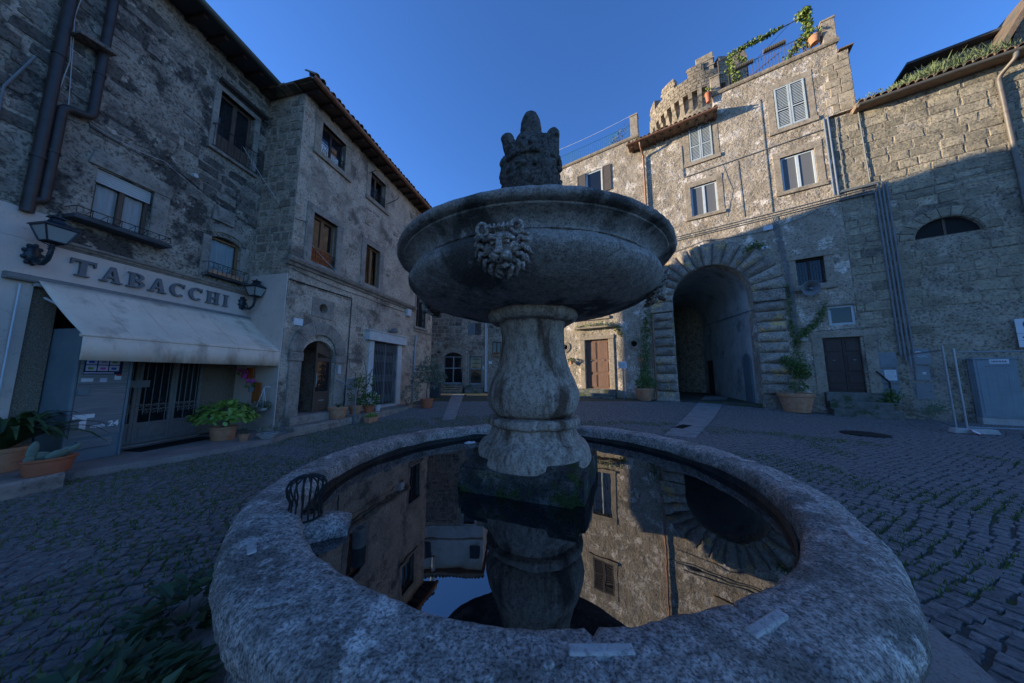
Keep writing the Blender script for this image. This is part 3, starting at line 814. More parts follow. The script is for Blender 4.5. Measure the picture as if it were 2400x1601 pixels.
MB().box(-2.17, -1.83, .085, .098, 1.32, 1.47).build('door_lock_plate', 'box_grey', A)
# windows
o = window(A, -3.05, -2.27, 4.55, 5.6, 'wood_brown', y=.08, glass='clear_glass', curtain=True)
rs = MB()
for i in range(6): rs.box(-3.045, -2.275, .045, .075, 5.33 + i * .045, 5.37 + i * .045)
rs.build('roller_shutter', 'wall_c_pale', o)
MB().prism([(-3.18, 5.62), (-1.98, 5.62), (-1.98, 5.93), (-3.13, 5.93)], -.045, .1).build('lintel', 'trim', A, bevel=.012)
MB().box(-2.262, -2.0, -.04, .1, 4.5, 5.615).build('window_jamb', 'trim', A, bevel=.012)
MB().box(-3.35, -2.02, -.3, .05, 4.40, 4.47).build('balcony_shelf', 'roof_dark', A, bevel=.006)
m = MB(); m.tube([(-3.33, -.28, 4.62), (-2.05, -.28, 4.62)], .008, 6).tube([(-3.33, -.28, 4.49), (-2.05, -.28, 4.49)], .008, 6)
for i in range(15): m.tube([(-3.33 + i * .0914, -.28, 4.49), (-3.33 + (i + (1 if i % 2 else -1) * .5) * .0914 + .045, -.28, 4.62)], .005, 5)
for s in (-3.33, -2.05): m.tube([(s, -.28, 4.62), (s, 0, 4.62)], .008, 6)
m.build('railing', 'iron', A, smooth=True)
o = window(A, -1.31, -.42, 7.52, 9.2, 'wood_brown', y=.12, lower_panel=8.05, fw=.07)
surround(A, -1.31, -.42, 7.52, 9.2, .14, 'trim', sillw=.1)
railing(A, -1.42, -.3, 7.5, 8.12, -.12, .14, r=.006)
MB().tube([(-1.42, -.12, 9.40), (-.18, -.12, 9.44)], .07, 12).build('rolled_blind', 'drain_brown', A, smooth=True)
o = window(A, -1.12, -.41, 4.18, 5.2, 'wood_orange', y=.08, glass='clear_glass', curtain=True, leaves=1)
m = MB(); m.arc_band(-.765, 4.72, .66, .86, rad(57), rad(123), -.03, .1, 12); m.box(-1.30, -1.125, -.03, .1, 4.1, 5.16).box(-.405, -.25, -.03, .1, 4.1, 5.16)
m.build('window_surround', 'trim', A, bevel=.01)
railing(A, -1.25, -.3, 4.14, 4.44, -.2, .1, r=.005)
MB().box(-1.2, -.35, -.19, -.02, 4.1, 4.13).build('balcony_shelf', 'roof_dark', A)
m = MB().box(-1.16, -.67, -.05, .1, 5.63, 6.03); m.box(-1.08, -.75, -.065, -.05, 5.70, 5.96); m.build('stone_plaque', 'trim', A, bevel=.02)
# eaves
m = MB(); m.add([(-13, -.62, 10.27), (.2, -.62, 10.27), (.2, 9.2, 10.30), (-13, 9.2, 10.30), (-13, -.62, 10.35), (.2, -.62, 10.35), (.2, 9.2, 14.26), (-13, 9.2, 14.26)],
      [(0, 1, 2, 3), (4, 7, 6, 5), (0, 4, 5, 1), (1, 5, 6, 2), (2, 6, 7, 3), (3, 7, 4, 0)]); m.build('roof', 'roof_dark', A)
for i in range(14):
    s = -5.8 + i * .45
    MB().add([(s, -.55, 10.15), (s + .09, -.55, 10.15), (s + .09, .3, 10.17), (s, .3, 10.17), (s, -.55, 10.265), (s + .09, -.55, 10.265), (s + .09, .3, 10.268), (s, .3, 10.268)],
             [(0, 1, 2, 3), (4, 7, 6, 5), (0, 4, 5, 1), (1, 5, 6, 2), (2, 6, 7, 3), (3, 7, 4, 0)]).build('rafter', 'wood_dark', A)
gutter(A, -8, .02, -.68, 10.32, .085, 'gutter_green')
# drain pipes, cables
pipe(A, [(-3.72, -.1, 10.2), (-3.72, -.1, 4.28)], .07, 'drain_brown', 'drain_pipe', 14, clips=1.6)
pipe(A, [(-3.27, -.1, 10.2), (-3.27, -.1, 6.42), (-3.59, -.1, 6.38), (-3.59, -.1, 4.55), (-3.70, -.1, 4.5)], .065, 'drain_brown', 'drain_pipe', 14, clips=1.8)
MB().prism([(-3.64, 7.78), (-3.18, 7.86), (-3.22, 7.92), (-3.62, 7.86)], -.28, .05).build('stone_bracket', 'stone_a', A, bevel=.015)
cable(A, [(-3.6, -.03, 9.9), (-3.66, -.03, 8.4), (-3.58, -.03, 7.3), (-3.66, -.03, 6.2)], .007, 'white_paint')
cable(A, [(-3.5, -.03, 9.9), (-3.62, -.03, 8.2), (-3.5, -.03, 6.4)], .006, 'white_paint')
cable(A, [(-3.25, -.03, 6.3), (-1.9, -.03, 6.35), (-.1, -.03, 5.9)], .008, 'drain_brown', .05)
cable(A, [(-3.25, -.03, 6.36), (-2.2, -.03, 6.42), (-.1, -.03, 5.75)], .005, 'white_paint', .06)
cable(A, [(-3.9, -.03, 7.0), (-4.1, -.03, 6.2), (-4.1, -.03, 4.4)], .016, 'conduit')
MB().cyl((-1.64, -.08, 6.47), (-1.64, .0, 6.47), .05, .06, 14).build('vent_cap', 'white_paint', A, smooth=True)
cable(A, [(-.75, -.14, 8.0), (.1, -1.0, 6.2), (1.2, -1.72, 4.95)], .006, 'white_paint', .05)

# ================================================================== house with the arched door (left, middle)
B = building('B', 'stone_house', 'tall grey plastered house with arched doorway and copper coloured gutter')
body = MB().box(0, 8.3, 0, 9, -.3, 10.22)
winsB = dict(a=(.65, 1.62, 8.72, 9.8), b=(2.93, 3.84, 8.65, 9.78), c=(.6, 1.5, 5.05, 6.65), d=(2.9, 3.7, 5.1, 6.68), e=(6.63, 7.55, 4.03, 5.7), f=(6.3, 7.3, 8.2, 9.5))
c = MB()
for k, q in winsB.items(): c.prism(rect_poly(*q), -.5, .3)
c.prism(arch_poly(.57, 1.77, .42, 2.05), -.5, 2.2)
c.prism(circ_poly(1.19, 3.69, .15), -.5, .3)
c.prism(rect_poly(3.62, 5.2, .3, 2.94), -.5, .3)
cut('wall', body, c, 'wall_b', B)
avoidB = [(q[0] - .3, q[1] + .3, q[2] - .3, q[3] + .3) for q in winsB.values()] + [(.1, 2.3, 0, 4.1), (3.1, 5.8, 0, 3.4), (-1, 9, 4.6, 5.05)]
masonry(B, 'stone_b', .01, 8.25, .3, 10.1, (.16, .26), (.25, .5), avoidB, 12, irr=.14, proud=.016, joint=.04, jit=.015, cap=240,
        keep=lambda s, z: (.9 if noise.noise(Vector((s * .8, z * .9, 4))) > -.02 else .05) if z < 4.6 or s < .5 else (.8 if noise.noise(Vector((s * .9, z * .9, 4))) > .28 else 0))
class Side:
    a = -math.pi / 2
    def __call__(s, c_, y, z): return (y, -c_, z)      # the end wall of the house, facing the square
side = Side()
masonry(B, 'stone_b', -1.6, -.01, 4.6, 10.1, (.18, .32), (.24, .5), [], 15, irr=.12, proud=.012, joint=.03, cap=140, rot=side, keep=lambda s, z: .95)
MB().box(-.035, -.003, .02, 1.6, 0, 4.45).build('plaster_panel', 'shop_plaster', B)
MB().box(8.29, 9.85, 2.6, 9, -.3, 9.9).build('unseen_sun_block', 'wall_b', B)  # unseen block added to end the sun patch on the arch house
# doorway
for a_, b_ in ((.2, .565), (1.775, 2.17)): MB().box(a_, b_, -.06, .12, .42, 1.98).build('door_jamb', 'trim', B, bevel=.015)
for a_, b_ in ((.16, .585), (1.755, 2.21)): MB().box(a_, b_, -.09, .12, 1.985, 2.24).build('impost', 'trim', B, bevel=.012)
for i in range(5):
    a0 = math.pi * i / 5 + .006; a1 = math.pi * (i + 1) / 5 - .006
    MB().arc_band(1.17, 2.245, .59, 1.0, a0 + (.0 if i else .01), a1, -.065, .12, 5).build('arch_stone', 'trim', B, bevel=.01)
MB().box(.585, 1.16, 1.9, 2.18, .43, 2.6).build('hallway', 'wall_a', B)
for i in range(5): MB().box(.6, 1.1, .9 + i * .25, 1.2 + i * .25, .43, .58 + i * .16).build('stair', 'wall_a', B)
m = MB(); m.box(1.17, 1.23, .1, .15, .44, 2.3).box(1.70, 1.76, .1, .15, .44, 2.2).box(1.23, 1.70, .102, .148, .44, .60).box(1.23, 1.70, .102, .148, .98, 1.06).box(1.23, 1.70, .102, .148, 2.0, 2.12).box(1.23, 1.70, .115, .14, .6, .98).box(1.27, 1.66, .104, .13, .65, .93)
m.prism([(1.17, 2.3), (1.70, 2.12), (1.66, 2.4), (1.5, 2.56), (1.17, 2.645)], .103, .147)
dr = m.build('door', 'wood_brown', B, bevel=.006)
MB().box(1.23, 1.70, .13, .136, 1.06, 2.0).build('pane', 'glass', dr)
g = MB(); g.tube([(1.465, .11, 1.1), (1.465, .11, 1.96)], .009, 6)
for z, d in ((1.2, 1), (1.36, -1), (1.52, 1), (1.68, -1), (1.84, 1)):
    spiral(g, 1.39, z, .108, .06, 1.4, d, 0, .007); spiral(g, 1.54, z, .108, .06, 1.4, -d, 3.14, .007)
g.build('ironwork', 'iron', dr, smooth=True)
MB().tube([(1.2, .06, 1.2), (1.2, .06, 1.65)], .012, 8).build('handle', 'galvanised', dr, smooth=True)
MB().box(1.36, 1.56, .095, .103, .76, .80).build('letter_slot', 'galvanised', dr)
m = MB(); m.prism(rect_poly(.79, 1.59, 3.38, 3.99), -.025, .06)
cut('oculus_surround', m, MB().prism(circ_poly(1.19, 3.69, .155), -.5, .5), 'trim', B)
MB().cyl((1.19, .2, 3.69), (1.19, .28, 3.69), .149, .149, 20).build('oculus_window', 'wood_brown', B)
moulding(B, -.12, 6.42, [(.05, 4.70), (-.05, 4.72), (-.08, 4.78), (-.15, 4.81), (-.19, 4.88), (-.2, 4.93), (.05, 5.0)], 'trim', rough=(.01, 4))
moulding(B, 6.45, 8.32, [(.05, 4.0 - .25), (-.04, 3.77), (-.06, 3.83), (.05, 3.86)], 'trim', 'string_course')
# windows
for k, q in winsB.items():
    if k == 'e':
        window(B, *q, 'wood_brown', y=.16); surround(B, *q, .16, 'trim', .02); grille(B, q[0], q[1], q[2], q[3], .02, 7, 2)
    elif k == 'a':
        o = window(B, *q, 'wood_dark', y=.16, glass='glass'); MB().box(q[0] + .1, q[0] + .42, .17, .185, 8.75, 9.3).build('paper_sheet', 'curtain', o)
        MB().box(q[0] + .52, q[0] + .85, .17, .185, 8.75, 9.15).build('paper_sheet', 'curtain', o)
        surround(B, *q, .25, 'trim_d', .02); railing(B, q[0] + .02, q[1] - .02, 8.73, 9.13, .03, .19, r=.007, scroll=True, proud=False)
    elif k == 'b':
        window(B, *q, 'wood_brown', y=.16, glass='clear_glass', curtain=True); surround(B, *q, .22, 'trim_d', .02); railing(B, q[0] + .02, q[1] - .02, 8.66, 9.1, .0, .19, r=.007, scroll=True, proud=False)
    elif k == 'c':
        window(B, *q, 'wood_orange', y=.14, fw=.075, rail=5.62); surround(B, *q, .24, 'trim', .03); railing(B, q[0] + .02, q[1] - .02, 5.06, 5.52, .02, .15, r=.007, scroll=True, proud=False)
        MB().box(q[0] + .08, q[1] - .08, .1, .12, 5.1, 5.58).build('window_panel', 'red_cloth', B)
    elif k == 'd':
        window(B, *q, 'wood_orange', y=.10, fw=.07, glass='clear_glass', curtain=True); surround(B, *q, .24, 'trim', .03)
    else:
        window(B, *q, 'wood_brown', y=.14); surround(B, *q, .2, 'trim_d', .02)
pipe(B, [(2.75, -.05, 9.55), (2.75, -.35, 9.62)], .012, 'iron', 'iron_bracket'); pipe(B, [(3.9, -.03, 8.95), (3.9, -.55, 9.1), (3.9, -.6, 9.18)], .014, 'iron', 'iron_bracket')
# shop entrance with folding gate
for a_, b_ in ((3.34, 3.615), (5.205, 5.5)): MB().box(a_, b_, -.05, .1, .26, 2.93).build('shop_jamb', 'white_paint', B, bevel=.006)
m = MB(); m.box(3.18, 5.68, -.16, .05, 2.97, 3.30).box(3.12, 5.74, -.19, .05, 3.303, 3.34).box(3.12, 5.74, -.19, .05, 2.935, 2.967); m.build('shop_fascia', 'white_paint', B)
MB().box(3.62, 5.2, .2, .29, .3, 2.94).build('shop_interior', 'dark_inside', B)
g = MB(); n = 16
for i in range(n + 1):
    s = 3.64 + (5.18 - 3.64) * i / n; g.box(s - .008, s + .008, .04, .055, .36, 2.9)
for zc in (.62, 1.45, 2.25, 2.7):
    for i in range(n):
        a = 3.64 + 1.54 * i / n; b = 3.64 + 1.54 * (i + 1) / n
        for k in range(3):
            z = zc - .15 + k * .1; g.tube([(a, .03, z), (b, .03, z + .1)], .006, 5).tube([(a, .03, z + .1), (b, .03, z)], .006, 5)
g.box(4.39, 4.43, .025, .065, .36, 2.9)
g.build('folding_gate', 'conduit', B)
MB().box(3.6, 5.22, -.12, .2, .25, .335).build('threshold', 'marble', B)
# eaves: rafters, gutter and tiles; hipped roof above
E0, E1, ov = -.3, 8.6, .5
m = MB(); rz0, rz1 = 10.30, 13.7
e = [(E0, -ov, rz0), (E1, -ov, rz0), (E1, 9.3, rz0), (E0, 9.3, rz0), (3.2, 4.3, rz1), (5.2, 4.3, rz1)]
m.add(e, [(0, 1, 5, 4), (1, 2, 5), (2, 3, 4, 5), (3, 0, 4), (0, 3, 2, 1)]); m.build('roof', 'tile', B)  # ridge and hips out of view, shaped for the shade edge across the square
for i in range(19):
    s = .0 + i * .46
    MB().add([(s, -.46, 10.13), (s + .1, -.46, 10.13), (s + .1, .1, 10.17), (s, .1, 10.17), (s, -.46, 10.24), (s + .1, -.46, 10.24), (s + .1, .1, 10.28), (s, .1, 10.28)],
             [(0, 1, 2, 3), (4, 7, 6, 5), (0, 4, 5, 1), (1, 5, 6, 2), (2, 6, 7, 3), (3, 7, 4, 0)]).build('rafter', 'wood_dark', B)
MB().box(-.2, 8.5, -.47, .02, 10.245, 10.285).build('soffit', 'wood_brown', B)
gutter(B, -.3, 8.6, -.58, 10.31, .085, 'gutter_copper')
tile_row(B, -.2, 8.5, -.60, 10.36, .62, .2, 1, .45, 3)
for i in range(5): MB().box(-.32 - .02 * i, -.02, .1 + i * .32, .36 + i * .32, 10.2 + .012 * i, 10.26 + .012 * i).build('roof_slab', 'tile', B)
# wires, boxes, pipes
cable(B, [(-.01, -.03, 4.28), (2.32, -.03, 4.33), (2.3, -.03, 2.0), (2.28, -.03, .5)], .016, 'iron')
cable(B, [(0, -.03, 4.62), (3.0, -.03, 4.55), (6.4, -.03, 4.6)], .008, 'drain_brown', .06)
cable(B, [(.0, -.03, 6.1), (.4, -.03, 6.2)], .008, 'iron')
pipe(B, [(6.62, -.06, 3.55), (6.55, -.06, 2.6), (6.52, -.06, .3)], .04, 'galvanised', 'drain_pipe')
MB().box(5.72, 6.0, -.14, -.002, 4.4, 4.72).build('meter_box', 'white_frame', B, bevel=.01)
MB().box(.25, .52, -.03, -.002, 3.02, 3.22).build('house_plate', 'paper', B)
MB().box(1.86, 1.98, -.10, -.062, 1.62, 1.9).build('doorbell', 'white_paint', B, bevel=.01)
m = MB(); m.box(4.45, 4.75, -.3, -.05, 3.42, 3.46).prism([(4.5, 3.46), (4.72, 3.46), (4.68, 3.58), (4.54, 3.58)], -.32, -.12); m.build('flood_lamp', 'conduit', B, bevel=.01)
MB().box(2.32, 2.75, -.03, -.002, .5, 1.5).build('meter_door', 'concrete', B); MB().box(2.36, 2.71, -.036, -.03, 1.05, 1.45).build('meter_panel', 'box_grey', B)
# steps
stone_step(B, -.02, 1.98, -.66, .0, -.1, .2, 'trim'); stone_step(B, .15, 2.25, -.3, -.001, .21, .425, 'trim')
stone_step(B, 2.02, 5.6, -.88, -.001, -.1, .25, 'trim', 'shop_step')

# ================================================================== houses closing the square (far middle)
C = building('C', 'stone_house', 'far masonry house with arched glass door, steps and pale upper storey')
body = MB().box(-1.6, 3.02, 0, 8, -.3, 9.75)
winsC = [(1.95, 2.84, .87, 2.88), (1.82, 2.75, 4.44, 5.33), (1.7, 2.45, 8.2, 9.6)]
c = MB().prism(arch_poly(.09, 1.47, .92, 2.86, .34), -.5, .3)
for q in winsC: c.prism(rect_poly(*q), -.5, .3)
cut('wall', body, c, 'wall_c', C)
masonry(C, 'stone_c', -1.55, 3.0, .4, 9.6, (.24, .34), (.28, .55), [(-.35, 1.9, .3, 3.95), (1.65, 3.1, .3, 3.1), (1.65, 2.9, 4.3, 5.5), (1.5, 2.6, 8, 9.7)], 22, irr=.08, proud=.02, joint=.035, cap=290)
MB().box(-1.62, 3.03, -.03, 8.02, 9.76, 12.4).build('upper_storey', 'wall_c_pale', C)
moulding(C, -1.64, 3.05, [(.0, 10.5), (-.1, 10.52), (-.12, 10.6), (.0, 10.66)], 'trim')
for q in ((-1.1, -.4, 10.75, 11.75), (2.2, 2.85, 10.95, 11.7)):
    w_ = window(C, *q, 'wood_brown', y=-.09, name='window'); grille(C, q[0], q[1], q[2], q[3], -.1, 6, 1)
MB().box(-1.8, 3.2, -.45, 8.2, 12.42, 12.6).build('roof', 'tile', C); tile_row(C, -1.7, 3.15, -.5, 12.62, .35, .22, 1, .5, 6)
MB().tube([(-.22, -.18, 11.6), (-.22, -.18, 13.7)], .13, 14).build('flue_pipe', 'wall_c_pale', C, smooth=True)
MB().lathe([(.05, 0), (.17, .03), (.15, .12), (0, .25)], 12, (-.22, -.18, 13.72)).build('flue_cap', 'drain_brown', C, smooth=True)
m = MB()
for i in range(9):
    a0 = rad(20 + 140 * i / 9); a1 = rad(20 + 140 * (i + 1) / 9)
    MB().arc_band(.9, 2.5, 1.15, 1.52, a0 + .008, a1 - .008, -.05, .1, 3).build('arch_stone', 'stone_c', C)
m = MB(); m.box(-.12, .085, -.05, .1, .6, 2.9).box(1.475, 1.66, -.05, .1, .6, 2.9); m.arc_band(.78, 2.25, .92, 1.12, rad(42), rad(138), -.045, .1, 10); m.build('door_surround', 'trim', C)
def glazed(parent, s0, s1, z0, z1, n, top=None):
    m = MB(); f = .06; y = .12
    m.box(s0, s1, y + .002, y + .05, z0, z0 + .1).box(s0, s1, y + .002, y + .05, z1 - f, z1).box(s0, s1, y + .004, y + .048, z0 + (z1 - z0) * .55, z0 + (z1 - z0) * .55 + .08)
    for i in range(n + 1):
        s = s0 + (s1 - s0) * i / n; m.box(max(s0, s - f / 2 - .01), min(s1, s + f / 2 + .01), y, y + .05, z0, z1)
    o = m.build('door', 'box_grey', parent)
    MB().box(s0, s1, y + .03, y + .04, z0 + .1, z1).build('pane', 'glass', o)
    g = MB()
    for i in range(n):
        c_ = s0 + (s1 - s0) * (i + .5) / n
        for z in (z0 + .4, z0 + .75, z0 + 1.5, z0 + 1.8):
            spiral(g, c_ - .12, z, y + .005, .1, 1.4, 1, 0, .008); spiral(g, c_ + .12, z, y + .005, .1, 1.4, -1, 3.14, .008)
    for z in (z0 + .4, z0 + .75, z0 + 1.5, z0 + 1.8): g.box(s0, s1, y + .001, y + .009, z - .008, z + .008)
    for i in range(n): g.box(s0 + (s1 - s0) * (i + .5) / n - .008, s0 + (s1 - s0) * (i + .5) / n + .008, y + .0, y + .01, z0 + .1, z1 - .06)
    g.build('ironwork', 'iron', o)
    return o
glazed(C, .12, 1.44, .93, 2.88, 2)
m = MB(); m.prism(arch_poly(.12, 1.44, 2.885, 2.89, .3), .14, .16); m.build('fanlight', 'glass', C)
glazed(C, 1.97, 2.82, .88, 2.86, 1); surround(C, 1.95, 2.84, .87, 2.88, .12, 'trim', sill=False, name='door_surround')
shutter(C, 1.84, 2.28, 4.46, 5.3, 'box_grey', -.03); shutter(C, 2.3, 2.73, 4.46, 5.3, 'shutter_brown', -.03)
window(C, 1.7, 2.45, 8.2, 9.6, 'wood_brown'); surround(C, 1.7, 2.45, 8.2, 9.6, .14, 'wall_c_pale')
for i in range(4): stone_step(C, -.15, 1.6 - .0 * i, -.3 * (4 - i), -.3 * (3 - i) - .001, .1, .36 + .14 * (i + 1))
for i in range(3): stone_step(C, 1.8, 3.0, -.28 * (3 - i), -.28 * (2 - i) - .001, .1, .42 + .145 * (i + 1))
pipe(C, [(3.1, -.1, 9.5), (3.1, -.1, .4)], .05, 'white_frame', 'drain_pipe'); pipe(C, [(3.2, -.1, 4.9), (3.2, -.1, .4)], .035, 'white_frame', 'drain_pipe')
pipe(C, [(.55, -.04, 5.6), (.55, -.04, 3.95), (-.35, -.04, 3.95), (-.35, -.04, .8)], .02, 'conduit', 'conduit'); pipe(C, [(1.1, -.04, 5.6), (1.1, -.04, 3.9)], .02, 'conduit', 'conduit')
MB().box(2.9, 3.02, -.08, -.002, 1.95, 2.2).build('intercom', 'white_frame', C)
MB().box(-.4, -.2, -.05, -.002, 3.1, 3.25).build('house_plate', 'paper', C); MB().box(1.7, 1.85, -.05, -.002, 3.15, 3.28).build('house_plate', 'paper', C)
MB().box(-9, -1.62, 2.2, 8, -.3, 5.2).build('unseen_alley_block', 'wall_c', C)  # added out of view; keeps low sun off the foot of the left door

C2 = empty('stone_house', (-5, 20.5, 0), 0, 'far house behind the fountain stem, small window over red flowers', 'building')
body = MB().box(3.03, 8.5, .25, 8, -.3, 9.0)
cut('wall', body, MB().prism(rect_poly(3.55, 4.2, 2.9, 3.98), -.5, .5).prism(rect_poly(5.2, 6.0, 5.0, 6.4), -.5, .5), 'wall_c', C2)
masonry(C2, 'stone_c', 3.3, 6.4, .4, 6.5, (.26, .36), (.3, .6), [(3.3, 4.4, 2.6, 4.2), (5, 6.2, 4.8, 6.6), (3, 5, .3, 2.4)], 27, irr=.08, y=.25, joint=.035, cap=120, keep=lambda s, z: .8)
window(C2, 3.55, 4.2, 2.9, 3.98, 'wood_brown', y=.36); window(C2, 5.2, 6.0, 5.0, 6.4, 'wood_brown', y=.36)
MB().box(3.0, 8.7, -.1, 8.2, 9.0, 9.2).build('roof', 'tile', C2)
MB().box(3.3, 3.55, .20, .248, 2.35, 2.55).build('house_plate', 'paper', C2)

# ================================================================== house with the carriage arch (right)
D = building('D', 'arch_house', 'tall plastered house with rusticated carriage arch and roof terrace')
poly = [(-14, -.3), (.55, -.3), (.55, 12.55), (1.35, 12.55), (1.35, 15.3), (1.05, 15.3), (1.05, 15.85), (-3.3, 15.85), (-3.3, 14.75), (-6.85, 14.75), (-6.85, 15.4), (-14, 15.4)]
body = MB().prism(poly, 0, 13)
winsD = dict(sh1=(-4.47, -3.48, 12.62, 14.52), sh2=(-1.07, -.04, 12.75, 14.8), lw1=(-4.57, -3.46, 9.63, 11.25), lw2=(-1.1, 0, 9.72, 11.35),
             gr=(-1.0, -.15, 5.35, 6.49), sw=(-.22, .5, 3.57, 4.35), dr=(-.48, .63, .9, 3.07), br=(-10.06, -9.04, 12.7, 14.35),
             dl=(-10.43, -9.05, .77, 3.64), rg=(-10.25, -9.2, 5.0, 7.35), rs=(-10.34, -9.26, 9.62, 11.2), l2=(-13.0, -12.0, 9.6, 11.2))
c = MB()
for q in winsD.values(): c.prism(rect_poly(*q), -.5, .28)
c.prism(arch_poly(-5.7 + .104, -2.52 + .104, .0, 5.32, 1.6, 24), -.4, 11.5, -.26)
for s in (-7.68, -11.7): c.prism(circ_poly(s, 3.28, .16), -.5, .35)
cut('wall', body, c, 'wall_d', D)
# passage floor and the openings along its right-hand side
MB().prism([(-6.0, -.2), (-2.2, -.2), (-2.2, .3), (-6.0, .3)], .02, 11.4, -.26).build('passage_floor', 'ground', D)
ap = arch_poly(-5.7 + .012, -2.52 - .012, .0, 5.32, 1.588, 24); m = MB(); k_ = len(ap)
m.add([(p[0] - .26 * (y + .0) , y, p[1]) for y in (.45, 11.45) for p in ap], [(i, (i + 1) % k_, k_ + (i + 1) % k_, k_ + i) for i in range(1, k_)])
m.build('passage_lining', 'wall_c_pale', D, smooth=40)
pas = lambda y: -2.52 - .26 * (y + .0)
ang = math.atan(.26)
def on_pass(name, mat, m, y):
    o = m.build(name, mat, D); o.location = (pas(y) - .03, y, 0); o.rotation_euler = (0, 0, math.pi / 2 + ang); return o
on_pass('passage_door', 'wood_blue', MB().prism(arch_poly(-.4, .4, .3, 2.2), -.0, .05), 1.0)
on_pass('passage_door', 'wood_dark', MB().box(-.45, .45, 0, .04, .3, 2.5), 6.2)
on_pass('passage_door', 'wood_dark', MB().box(-.4, .4, 0, .04, .3, 2.0), 9.0)
o = on_pass('passage_pipe', 'conduit', MB().tube([(-.9, .05, 4.5), (9.5, .05, 5.1)], .02, 6), .6)
# rusticated piers and arch
def pillow(poly_n, m_, y0, y1): pass
def rust_block(s0, s1, z0, z1, y0=-.2):
    m = MB(); ns, nz_ = 6, 4; g = .018; s0 += g; s1 -= g; z0 += g; z1 -= g
    vs = []; 
    for j in range(nz_ + 1):
        for i in range(ns + 1):
            a, b = i / ns, j / nz_; ex = min(a, 1 - a) * (s1 - s0); ez = min(b, 1 - b) * (z1 - z0); e = min(1, min(ex, ez) / .07)
            vs.append((s0 + (s1 - s0) * a, y0 + .10 * (1 - math.sqrt(max(0, 1 - (1 - e) ** 2))), z0 + (z1 - z0) * b))
    k = ns + 1; fs = [(j * k + i, j * k + i + 1, (j + 1) * k + i + 1, (j + 1) * k + i) for j in range(nz_) for i in range(ns)]
    n0 = len(vs); per = [i for i in range(k)] + [j * k + ns for j in range(1, nz_ + 1)] + [nz_ * k + i for i in range(ns - 1, -1, -1)] + [j * k for j in range(nz_ - 1, 0, -1)]
    for q in per: vs.append((vs[q][0], .05, vs[q][2]))
    p = len(per); fs += [(per[i], n0 + i, n0 + (i + 1) % p, per[(i + 1) % p]) for i in range(p)]
    m.add(vs, fs); return m.build('rusticated_block', 'rustic', D, smooth=50, rough=(.012, 6))
for (a, b) in ((-2.5, -1.48), (-6.72, -5.72)):
    z = .72; n = 9; h = (4.82 - .72) / n
    for i in range(n): rust_block(a, b, z + i * h, z + (i + 1) * h)
    MB().box(a - .05, b + .05, -.12, .05, .0, .715).build('pier_base', 'rustic', D, bevel=.03, rough=(.01, 5))
    MB().box(a - .03, b + .03, -.2, .05, 4.825, 5.315).build('impost', 'rustic', D, bevel=.03)
    MB().box(a + .02, b - .02, -.05, .04, .7, 4.82).build('pier_core', 'trim', D)
NV = 15
for i in range(NV):
    a0 = math.pi * i / NV + .014; a1 = math.pi * (i + 1) / NV - .014
    m = MB(); cx, cz, r0, r1 = -4.11, 5.33, 1.61, 2.72
    rows = []
    for j in range(6):
        for k in range(4):
            t, q = j / 5, k / 3; e = min(min(t, 1 - t) * 1.1, min(q, 1 - q) * .45) / .09; e = min(1, e)
            r_ = r0 + (r1 - r0) * t; a = a0 + (a1 - a0) * q
            rows.append((cx + r_ * math.cos(a), -.22 + .11 * (1 - math.sqrt(max(0, 1 - (1 - e) ** 2))), cz + r_ * math.sin(a)))
    fs = [(j * 4 + k, j * 4 + k + 1, (j + 1) * 4 + k + 1, (j + 1) * 4 + k) for j in range(5) for k in range(3)]
    per = [0, 1, 2, 3, 7, 11, 15, 19, 23, 22, 21, 20, 16, 12, 8, 4]; n0 = len(rows)
    rows += [(rows[q][0], .05, rows[q][2]) for q in per]
    fs += [(per[x], n0 + x, n0 + (x + 1) % 16, per[(x + 1) % 16]) for x in range(16)]
    m.add(rows, fs); m.build('arch_stone', 'rustic', D, smooth=50, rough=(.012, 6))
MB().arc_band(-4.11, 5.33, 1.63, 2.66, 0, math.pi, -.03, .03, 30).build('arch_core', 'trim', D)
# windows
for k in ('sh1', 'sh2'):
    q = winsD[k]; surround(D, *q, .26, 'trim_d', .015, sillw=.2)
    mid = (q[0] + q[1]) / 2
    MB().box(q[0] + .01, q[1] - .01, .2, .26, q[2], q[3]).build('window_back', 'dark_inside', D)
    shutter(D, q[0] + .02, mid - .008, q[2] + .02, q[3] - .02, 'shutter_pale', -.045); shutter(D, mid + .008, q[1] - .02, q[2] + .02, q[3] - .02, 'shutter_pale', -.045)
for k in ('lw1', 'lw2'):
    q = winsD[k]; surround(D, *q, .24, 'trim_d', .02, top=.3); window(D, *q, 'white_frame', y=.06, fw=.075, glass='pane_grey')
q = winsD['gr']
for a_, b_ in ((q[0] - .25, q[0]), (q[1], q[1] + .25)): MB().box(a_, b_, -.06, .1, q[2], q[3]).build('window_jamb', 'trim_d', D, bevel=.015)
MB().box(q[0] - .29, q[1] + .29, -.1, .1, q[3], q[3] + .27).build('lintel', 'trim_d', D, bevel=.02); MB().box(q[0] - .29, q[1] + .29, -.1, .1, q[2] - .24, q[2]).build('window_sill', 'trim_d', D, bevel=.02)
window(D, *q, 'drain_brown', y=.16); grille(D, *q, .02, 5, 6, r=.007)
q = winsD['sw']; window(D, *q, 'shutter_pale', y=.02, leaves=1, fw=.08); MB().box(q[0] - .12, q[1] + .1, -.07, .0, q[3] + .01, q[3] + .07).build('lintel', 'trim', D)
q = winsD['dr']; m = MB(); m.box(q[0] - .32, q[0], -.03, .1, .6, q[3]).box(q[1], q[1] + .32, -.03, .1, .6, q[3]).box(q[0] - .36, q[1] + .36, -.035, .1, q[3], q[3] + .24); m.build('door_surround', 'trim_d', D, bevel=.012)
